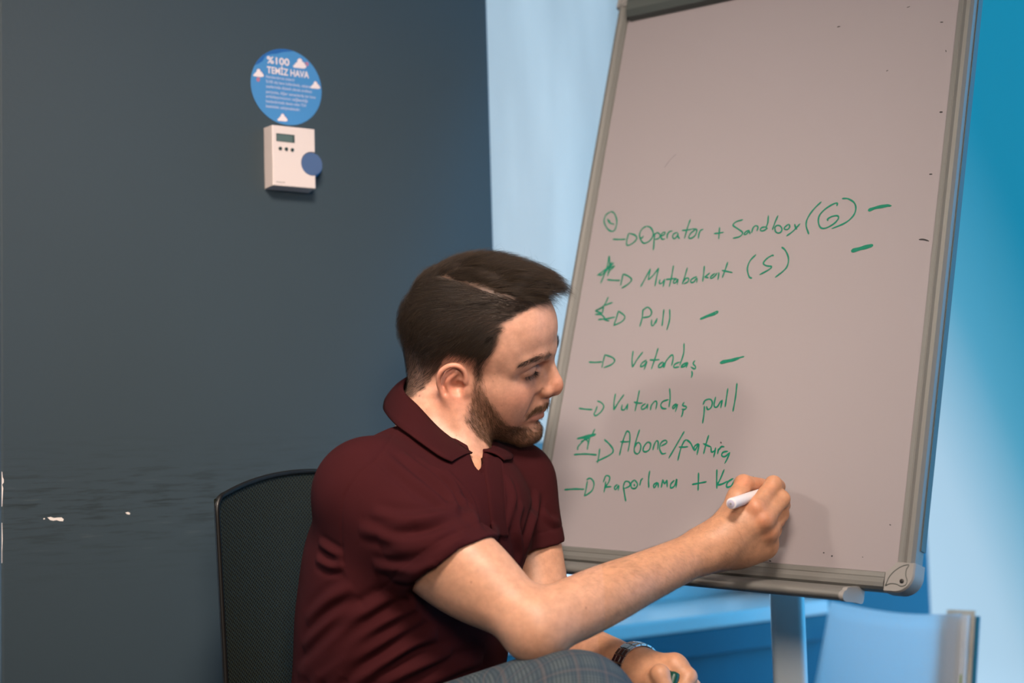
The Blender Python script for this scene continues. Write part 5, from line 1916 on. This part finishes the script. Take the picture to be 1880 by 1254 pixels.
def make_trousers(root):
    tf, ank, fl = trouser_field()
    V, Q = tf.mesh(.0045, (-.5, 1.2, .05), (.75, 2.3, 1.0))
    m = mat('grey_blue_check', (.1, .15, .2), .85, spec=.2)
    nt = m.node_tree
    b = nt.nodes['Principled BSDF']
    uv = nt.nodes.new('ShaderNodeUVMap')
    uv.uv_map = 'cloth'

    def wave(scale, rot, prof, dist=0.0):
        mp = nt.nodes.new('ShaderNodeMapping')
        mp.inputs['Rotation'].default_value[2] = rot
        nt.links.new(uv.outputs[0], mp.inputs[0])
        w = nt.nodes.new('ShaderNodeTexWave')
        w.wave_profile = prof
        w.inputs['Scale'].default_value = scale
        w.inputs['Distortion'].default_value = dist
        nt.links.new(mp.outputs[0], w.inputs['Vector'])
        return w.outputs['Fac']

    def mixn(fac, a, c, amt=1.0, mode='MIX'):
        n = nt.nodes.new('ShaderNodeMix')
        n.data_type = 'RGBA'
        n.blend_type = mode
        mr = nt.nodes.new('ShaderNodeMath')
        mr.operation = 'MULTIPLY'
        mr.inputs[1].default_value = amt
        nt.links.new(fac, mr.inputs[0])
        nt.links.new(mr.outputs[0], n.inputs[0])
        for k, v in ((6, a), (7, c)):
            if isinstance(v, tuple):
                n.inputs[k].default_value = (*v, 1)
            else:
                nt.links.new(v, n.inputs[k])
        return n.outputs[2]
    def band(scale, rot, lo, hi):
        r = nt.nodes.new('ShaderNodeMapRange')
        r.inputs[1].default_value, r.inputs[2].default_value = lo, hi
        nt.links.new(wave(scale, rot, 'SIN'), r.inputs[0])
        return r.outputs[0]
    c = mixn(wave(80, 0, 'SIN'), (.042, .060, .072), (.115, .138, .150), .8)
    c = mixn(wave(80, math.pi / 2, 'SIN'), c, (.026, .040, .050), .55)
    c = mixn(band(9.5, 0, .45, .65), c, (.030, .050, .072), .45)
    c = mixn(band(9.5, math.pi / 2, .45, .65), c, (.030, .050, .072), .45)
    c = mixn(band(9.5, 0, .96, .99), c, (.15, .11, .10), .28)
    c = mixn(band(9.5, math.pi / 2, .96, .99), c, (.15, .11, .10), .28)
    nt.links.new(c, b.inputs['Base Color'])
    o = mesh_np('trousers', V, Q, m, root)
    ax = KNEE_R - (PELVIS - TL * .09)
    ax /= np.linalg.norm(ax)
    rel = V - KNEE_R
    ax = ax + np.array([.1, .75, -.55])               # wound round a line that leaves the knee on its hidden side
    ax /= np.linalg.norm(ax)
    upp = UP_ - ax * (UP_ @ ax)
    upp /= np.linalg.norm(upp)
    dpp = np.cross(ax, upp)
    UV = np.stack([rel @ ax, np.arctan2(rel @ dpp, rel @ upp) * .075], 1)
    lay = o.data.uv_layers.new(name='cloth')
    lay.data.foreach_set('uv', UV[Q.ravel()].astype(F32).ravel())
    return o, ank, fl


BODY_H, SHIRT_H = .0014, .0024
person, body, BV, BN = make_person()
trousers, ANK_R, FOOT_L = make_trousers(person)


# ------------------------------------------------------------------ the office chair he sits on
BLK = mat('black_plastic', (.006, .0055, .005), .4, spec=.4)
SEATM = mat('black_seat_fabric', (.012, .013, .013), .9, bump=(800, .4, .001))
CHR = mat('chrome_tube', (.35, .35, .36), .25, metal=.9)
SEAT_Z = float(PELVIS[2]) - .140
CF = np.array([.80, -.60, 0.0])                       # the way the chair faces
CL = np.array([.60, .80, 0.0])
CO = np.array([PELVIS[0] + .03, PELVIS[1] - .02, 0.0])
chair = empty('office_chair', CO)
tag(chair, 'black mesh-back office chair under the seated man', 'chair')
BC = np.array([-.276, 2.010, 0.0])                    # middle of the backrest, at its top


def back_pt(a, b, off=0.0):
    """Point of the backrest: a -1..1 across (his right to left), b 0..1 from bottom to top."""
    hw = .190 - .008 * (1 - b)
    z = .655 + (1.035 - .655) * b + .030 * (1 - a * a) * b
    lean = -.012 * (1 - b)                            # the foot of the back stands further forward
    hollow = -.030 * (1 - a * a)
    p = BC + CL * (a * hw) - CF * (lean * -1.0 * -1.0) + CF * 0
    return p + UP * z + CF * (hollow + off)


def mesh_material():
    m = mat('chair_mesh', (.020, .026, .020), .6, spec=.3)
    nt = m.node_tree
    b = nt.nodes['Principled BSDF']
    uv = nt.nodes.new('ShaderNodeUVMap')
    uv.uv_map = 'weave'
    mp = nt.nodes.new('ShaderNodeMapping')
    mp.inputs['Scale'].default_value = (1, 1, 1)
    mp.inputs['Rotation'].default_value[2] = math.radians(45)
    nt.links.new(uv.outputs[0], mp.inputs[0])
    vo = nt.nodes.new('ShaderNodeTexVoronoi')
    vo.inputs['Randomness'].default_value = 0.0
    vo.inputs['Scale'].default_value = 215
    nt.links.new(mp.outputs[0], vo.inputs['Vector'])
    rp = nt.nodes.new('ShaderNodeValToRGB')
    rp.color_ramp.elements[0].position, rp.color_ramp.elements[0].color = .22, (.002, .002, .002, 1)
    rp.color_ramp.elements[1].position, rp.color_ramp.elements[1].color = .45, (.020, .026, .019, 1)
    nt.links.new(vo.outputs['Distance'], rp.inputs[0])
    nt.links.new(rp.outputs[0], b.inputs['Base Color'])
    bp = nt.nodes.new('ShaderNodeBump')
    bp.inputs['Strength'].default_value = .8
    bp.inputs['Distance'].default_value = .0012
    nt.links.new(vo.outputs['Distance'], bp.inputs['Height'])
    nt.links.new(bp.outputs['Normal'], b.inputs['Normal'])
    return m


na, nb = 36, 40
G = np.array([[back_pt(a, b) for a in np.linspace(-1, 1, na)] for b in np.linspace(0, 1, nb)])
Gb = np.array([[back_pt(a, b, -.005) for a in np.linspace(-1, 1, na)] for b in np.linspace(0, 1, nb)])
VV = np.concatenate([G.reshape(-1, 3), Gb.reshape(-1, 3)])
FF, o_ = [], na * nb
for i in range(nb - 1):
    for j in range(na - 1):
        a, b, c, d = i * na + j, i * na + j + 1, (i + 1) * na + j + 1, (i + 1) * na + j
        FF += [[a, b, c, d], [o_ + d, o_ + c, o_ + b, o_ + a]]
FF = np.array(FF)
mp_ = mesh_np('mesh_back', VV, FF, mesh_material(), chair)
ly = mp_.data.uv_layers.new(name='weave')
uu = np.stack(np.meshgrid(np.linspace(-.2, .2, na), np.linspace(0, .46, nb)), -1).reshape(-1, 2)
uu = np.concatenate([uu, uu])
ly.data.foreach_set('uv', uu[FF.ravel()].astype(F32).ravel())
# thin rim round the mesh, rounded at the corners
rim = [back_pt(-1, b) for b in np.linspace(0, .965, 16)] + [back_pt(-.985, .985), back_pt(-.95, 1.0)] + [back_pt(a, 1.0) for a in np.linspace(-.88, .88, 18)] + [back_pt(.95, 1.0), back_pt(.985, .985)]
rim += [back_pt(1, b) for b in np.linspace(.965, 0, 16)] + [back_pt(a, 0) for a in np.linspace(.9, -.9, 12)]
rim = np.array(rim + rim[:1])
bm = bmesh.new()
v_, f_ = tube_arrays(spline(rim, 150), .0038, 8, False, up=tuple(CF))
mesh_np('back_rim', v_, f_, BLK, chair)
# seat, column and star base
def soft_slab(name, c, hx, hy, z0, z1, m, parent):
    bm = bmesh.new()
    N_ = 40
    def ring(k, z):
        out = []
        for i in range(N_):
            t = 2 * math.pi * i / N_
            x, y = math.cos(t), math.sin(t)
            e = (abs(x) ** 4 + abs(y) ** 4) ** -.25
            out.append(bm.verts.new(c + CF * (x * e * hx * k) + CL * (y * e * hy * k) + UP * z))
        return out
    R_ = [ring(.90, z0), ring(1.0, z0 + .015), ring(1.0, z1 - .022), ring(.95, z1 - .004), ring(.6, z1)]
    for a, b in zip(R_, R_[1:]):
        for i in range(N_):
            bm.faces.new([a[i], a[(i + 1) % N_], b[(i + 1) % N_], b[i]])
    bm.faces.new(R_[-1])
    bm.faces.new(R_[0][::-1])
    return bm_obj(name, bm, m, parent, smooth=True)


soft_slab('seat', CO + CF * .04, .235, .235, SEAT_Z - .075, SEAT_Z, SEATM, chair)
bk = spline(np.array([CO + CF * -.10 + UP * (SEAT_Z - .085), BC - CF * .050 + UP * (SEAT_Z - .05), BC - CF * .055 + UP * (SEAT_Z + .10), back_pt(0, .30, -.018)]), 20)
tube('back_bracket', bk, .016, BLK, chair)
tube('gas_column', np.array([CO + UP * .10, CO + UP * .26, CO + UP * .27, CO + UP * (SEAT_Z - .075)]), (.028, .028, .016, .016), CHR, chair, n=20)
for k in range(5):
    a = math.radians(72 * k + 8)
    d_ = np.array([math.cos(a), math.sin(a), 0])
    p0 = CO + UP * .12
    leg = tube('base_leg', np.array([p0, p0 + d_ * .15 + UP * -.010, p0 + d_ * .29 + UP * -.040]), (.026, .021, .014), BLK, chair, n=12)
    q_ = p0 + d_ * .285
    tube('castor', np.array([[q_[0] - d_[1] * .018, q_[1] + d_[0] * .018, .030], [q_[0] + d_[1] * .018, q_[1] - d_[0] * .018, .030]]), .030, BLK, leg, n=20)


# ------------------------------------------------------------------ shoes, watch, the pen and its cap
SHOEM = mat('brown_leather', (.05, .028, .018), .4)
SOLEM = mat('shoe_sole', (.02, .018, .016), .7)


def shoe(name_, heel, fwd, upv):
    f = Field()
    s = np.cross(upv, fwd)
    R = np.stack([fwd, s, upv], 1)
    f.chain([heel + upv * .055, heel + fwd * .09 + upv * .050, heel + fwd * .17 + upv * .035, heel + fwd * .225 + upv * .030], (.040, .042, .036, .028), .03)
    f.cone(heel + upv * .06 - fwd * .0, heel + upv * .125 - fwd * .01, .042, .044, .03)
    f.cut_plane(heel + upv * .012, -upv, .003)
    lo_ = np.minimum(heel, heel + fwd * .26) - .12
    hi_ = np.maximum(heel, heel + fwd * .26) + .17
    V, Q = f.mesh(.005, lo_, hi_)
    sh = mesh_np('shoe', V, Q, SHOEM, person)
    ring = []
    for t in np.linspace(0, 2 * math.pi, 40)[:-1]:
        x, y = math.cos(t), math.sin(t)
        ring.append(heel + fwd * (.095 + .165 * x) + s * (.044 * y * (1 - .12 * x)))
    bm = bmesh.new()
    a = [bm.verts.new(p) for p in ring]
    b = [bm.verts.new(p + upv * .018) for p in ring]
    for i in range(len(a)):
        bm.faces.new([a[i], a[(i + 1) % len(a)], b[(i + 1) % len(a)], b[i]])
    bm.faces.new(b)
    bm.faces.new(a[::-1])
    bm_obj('sole', bm, SOLEM, sh)


shoe('shoe', np.array([FOOT_L[0] - .01, FOOT_L[1], 0.0]), TF, UP)
kn = (ANK_R - KNEE_R) / np.linalg.norm(ANK_R - KNEE_R)
tfw = TF - kn * (TF @ kn) + UP * -.1
tfw /= np.linalg.norm(tfw)
shoe('shoe', ANK_R + kn * .130, tfw, -kn)

# marker pen
MW = mat('pen_white_plastic', (.80, .76, .78), .35)
MG = mat('pen_green_tip', (.003, .06, .035), .6)
ME = mat('pen_end_lilac', (.50, .48, .62), .4)
tip_, end_ = PEN_TIP, PEN_END
ax = (end_ - tip_) / np.linalg.norm(end_ - tip_)
ln = np.linalg.norm(end_ - tip_)
pen = empty('marker_pen', tip_)
tag(pen, 'white marker pen held in the writing hand, its tip on the whiteboard', 'marker')
tube('nib', np.array([tip_, tip_ + ax * .004, tip_ + ax * .010]), (.0012, .0026, .0030), MG, pen, n=16)
tube('collar', np.array([tip_ + ax * .0095, tip_ + ax * .012, tip_ + ax * .022, tip_ + ax * .0225]), (.0036, .0044, .0052, .0052), MG, pen, n=20)
tube('barrel', np.array([tip_ + ax * .0225, tip_ + ax * .024, tip_ + ax * (ln - .003), tip_ + ax * (ln - .0006), tip_ + ax * ln]), (.0058, .0066, .0071, .0069, .0062), MW, pen, n=32)
tube('end_plug', np.array([tip_ + ax * (ln - .004), tip_ + ax * (ln + .0002), tip_ + ax * (ln + .0008)]), (.0056, .0050, .0044), ME, pen, n=24)
tube('end_hole', np.array([tip_ + ax * (ln + .0006), tip_ + ax * (ln + .0011)]), (.0016, .0014), PLG, bpy.data.objects['end_plug'], n=14)

# the pen's cap in the other hand
c0, c1 = at(1231, 1262, 1.746), at(1240, 1236, 1.752)
cap = empty('pen_lid', c0)
tag(cap, 'dark green pen cap held between the fingers of the lowered hand', 'pen cap')
CG = mat('cap_green', (.004, .055, .038), .35)
axc = (c1 - c0) / np.linalg.norm(c1 - c0)
tube('cap_shell', np.array([c0 - axc * .012, c0, c1 - axc * .004, c1, c1 + axc * .001]), (.0070, .0070, .0066, .0058, .0040), CG, cap, n=24)
sd = np.cross(axc, (0.2, 1, 0.1))
sd /= np.linalg.norm(sd)
tube('clip', np.array([c1 + sd * .0055, c1 + sd * .0095 - axc * .002, c0 + sd * .0095, c0 + sd * .0080 - axc * .008]), .0013, CG, cap, n=8)

# metal bracelet watch on the left wrist
STEEL = mat('watch_steel', (.55, .54, .52), .22, metal=1.0)
SDARK = mat('watch_face', (.01, .011, .013), .2)
wdir = (WR_L - EL_L) / np.linalg.norm(WR_L - EL_L)
wc = WR_L - wdir * .006
watch = empty('wrist_watch', wc)
tag(watch, 'steel bracelet watch on the left wrist behind the trouser knee', 'watch')
wx = np.cross(wdir, UP)
wx /= np.linalg.norm(wx)
wz = np.cross(wx, wdir)
nl = 22
_f = body_field()
for k in range(nl):
    a = 2 * math.pi * k / nl
    rd = wx * math.cos(a) + wz * math.sin(a)
    tg = -wx * math.sin(a) + wz * math.cos(a)
    rr = np.arange(.012, .060, .0004)
    dd = _f.eval(wc + rd * rr[:, None])
    R0 = float(rr[np.argmax(dd > .0013)])
    if k in (15, 16, 17):
        if k == 16:
            bm = bmesh.new()
            bmesh.ops.create_cone(bm, cap_ends=True, segments=32, radius1=.0185, radius2=.0170, depth=.009)
            M_ = Matrix([[*([wdir[i], tg[i], rd[i]]), (wc + rd * (R0 + .006))[i]] for i in range(3)] + [[0, 0, 0, 1]])
            bmesh.ops.transform(bm, matrix=M_, verts=bm.verts)
            cs = bm_obj('watch_case', bm, STEEL, watch)
            bm = bmesh.new()
            bmesh.ops.create_circle(bm, cap_ends=True, segments=32, radius=.0150)
            M_ = Matrix([[*([wdir[i], tg[i], rd[i]]), (wc + rd * (R0 + .0108))[i]] for i in range(3)] + [[0, 0, 0, 1]])
            bmesh.ops.transform(bm, matrix=M_, verts=bm.verts)
            bm_obj('dial', bm, SDARK, cs)
        continue
    bm = bmesh.new()
    for x0, x1, th_ in ((-.0095, -.0038, .0026), (-.0034, .0034, .0032), (.0038, .0095, .0026)):
        hw = R0 * math.pi / nl * .92
        box_bm(bm, wc + rd * R0 + wdir * x0 - tg * hw, wdir * (x1 - x0), tg * 2 * hw, rd * th_)
    bm_obj('bracelet_link', bm, STEEL, watch, bevel=.0005)

# ------------------------------------------------------------------ the pad of flip-chart paper against the side wall
PAPER = mat('pad_paper', (.80, .82, .84), .7)
PAPEB = mat('pad_paper_block', (.78, .80, .82), .7, var=(60, .06))
_pn = PAPER.node_tree
_pt, _pm = _pn.nodes.new('ShaderNodeBsdfTranslucent'), _pn.nodes.new('ShaderNodeMixShader')
_pt.inputs[0].default_value = (.95, .96, .97, 1)
_pm.inputs[0].default_value = .66
_pn.links.new(_pn.nodes['Principled BSDF'].outputs[0], _pm.inputs[1])
_pn.links.new(_pt.outputs[0], _pm.inputs[2])
_pn.links.new(_pm.outputs[0], _pn.nodes['Material Output'].inputs[0])
EDGE = mat('pad_edge', (.62, .56, .46), .8, var=(90, .2))
COVER = mat('pad_cover_blue', (.02, .22, .38), .5)
YEL = mat('pad_print_green', (.30, .42, .10), .6)
ZP = 2.62
a_ = at(1522, 1104, 2.84)
_rb = at(1768, 1126, 1.0)[2] - CAM_C[2]
b_ = at(1768, 1126, (a_[2] - CAM_C[2]) / _rb)
wd = b_ - a_
wd[2] = 0
wlen = np.linalg.norm(wd)
wd /= wlen
bkd = np.array([-wd[1], wd[0], 0.0])
if bkd[1] < 0:
    bkd = -bkd
ztop = float(a_[2])
lean = .20
hgt = ztop / math.cos(lean)
upd = np.array([0, 0, math.cos(lean)]) + bkd * math.sin(lean)
a0_ = a_ - upd * hgt
pad = empty('flip_chart_pad', a0_ + wd * wlen / 2)
tag(pad, 'large white paper pad with a blue cover standing right of the whiteboard column', 'paper pad')


def sheet_block(name, t0, t1, m, extra=0.0, curl=0.0, parent=None, u0=0.0, u1=1.0):
    nu, nv = 28, 24
    A = []
    for t in (t0, t1):
        for j in range(nv):
            v = j / (nv - 1)
            for i in range(nu):
                u = u0 + (u1 - u0) * i / (nu - 1)
                sag = -.012 * math.sin(u * math.pi) * v ** 3 * curl - .030 * curl * (1 - u) ** 2 * (v ** 4) * 0
                bow = .012 * math.sin(u * 3.1 + .4) * curl * v
                A.append(a0_ + wd * (u * wlen + .10 * (1 - v) * (u - 1) * curl) + upd * (v * (hgt + extra) + sag) + bkd * (t + bow))
    n1 = nu * nv
    F = []
    for j in range(nv - 1):
        for i in range(nu - 1):
            p, q, r_, s_ = j * nu + i, j * nu + i + 1, (j + 1) * nu + i + 1, (j + 1) * nu + i
            F += [[p, q, r_, s_], [n1 + s_, n1 + r_, n1 + q, n1 + p]]
    for i in range(nu - 1):
        for j in (0, nv - 1):
            F.append([j * nu + i, j * nu + i + 1, n1 + j * nu + i + 1, n1 + j * nu + i])
    for j in range(nv - 1):
        for i in (0, nu - 1):
            F.append([j * nu + i, (j + 1) * nu + i, n1 + (j + 1) * nu + i, n1 + j * nu + i])
    bm = bmesh.new()
    vs = [bm.verts.new(x) for x in A]
    for f in F:
        bm.faces.new([vs[i] for i in f])
    return bm_obj(name, bm, m, parent or pad, smooth=True)


sheet_block('front_sheet', 0, .0004, PAPER, 0, 1.0)
sheet_block('bound_sheets', .0005, .012, PAPEB, -.004, .5, u0=.90, u1=1.035)
sheet_block('backing_board', .0125, .015, EDGE, .004, .4, u0=.86, u1=1.058)
sheet_block('cover', .0155, .018, COVER, -.006, .3, u0=.86, u1=1.085)
# green print down the bound edge
for k, (v0, v1, du) in enumerate(((.80, .86, .0), (.73, .79, .002), (.69, .725, -.002), (.58, .66, .001), (.46, .55, .0))):
    p = [a0_ + wd * (wlen * (1.014 + q) + du) + upd * (hgt * v) + bkd * -.0012 for v, q in ((v0, 0), (v0, .012), (v1, .012), (v1, 0))]
    bw_ = [x + bkd * (.012 * math.sin(1.02 * 3.1 + .4) * .5 * .75) for x in p]
    mesh_np('edge_print', np.array(bw_), [[0, 1, 2, 3]], YEL, pad, smooth=False)
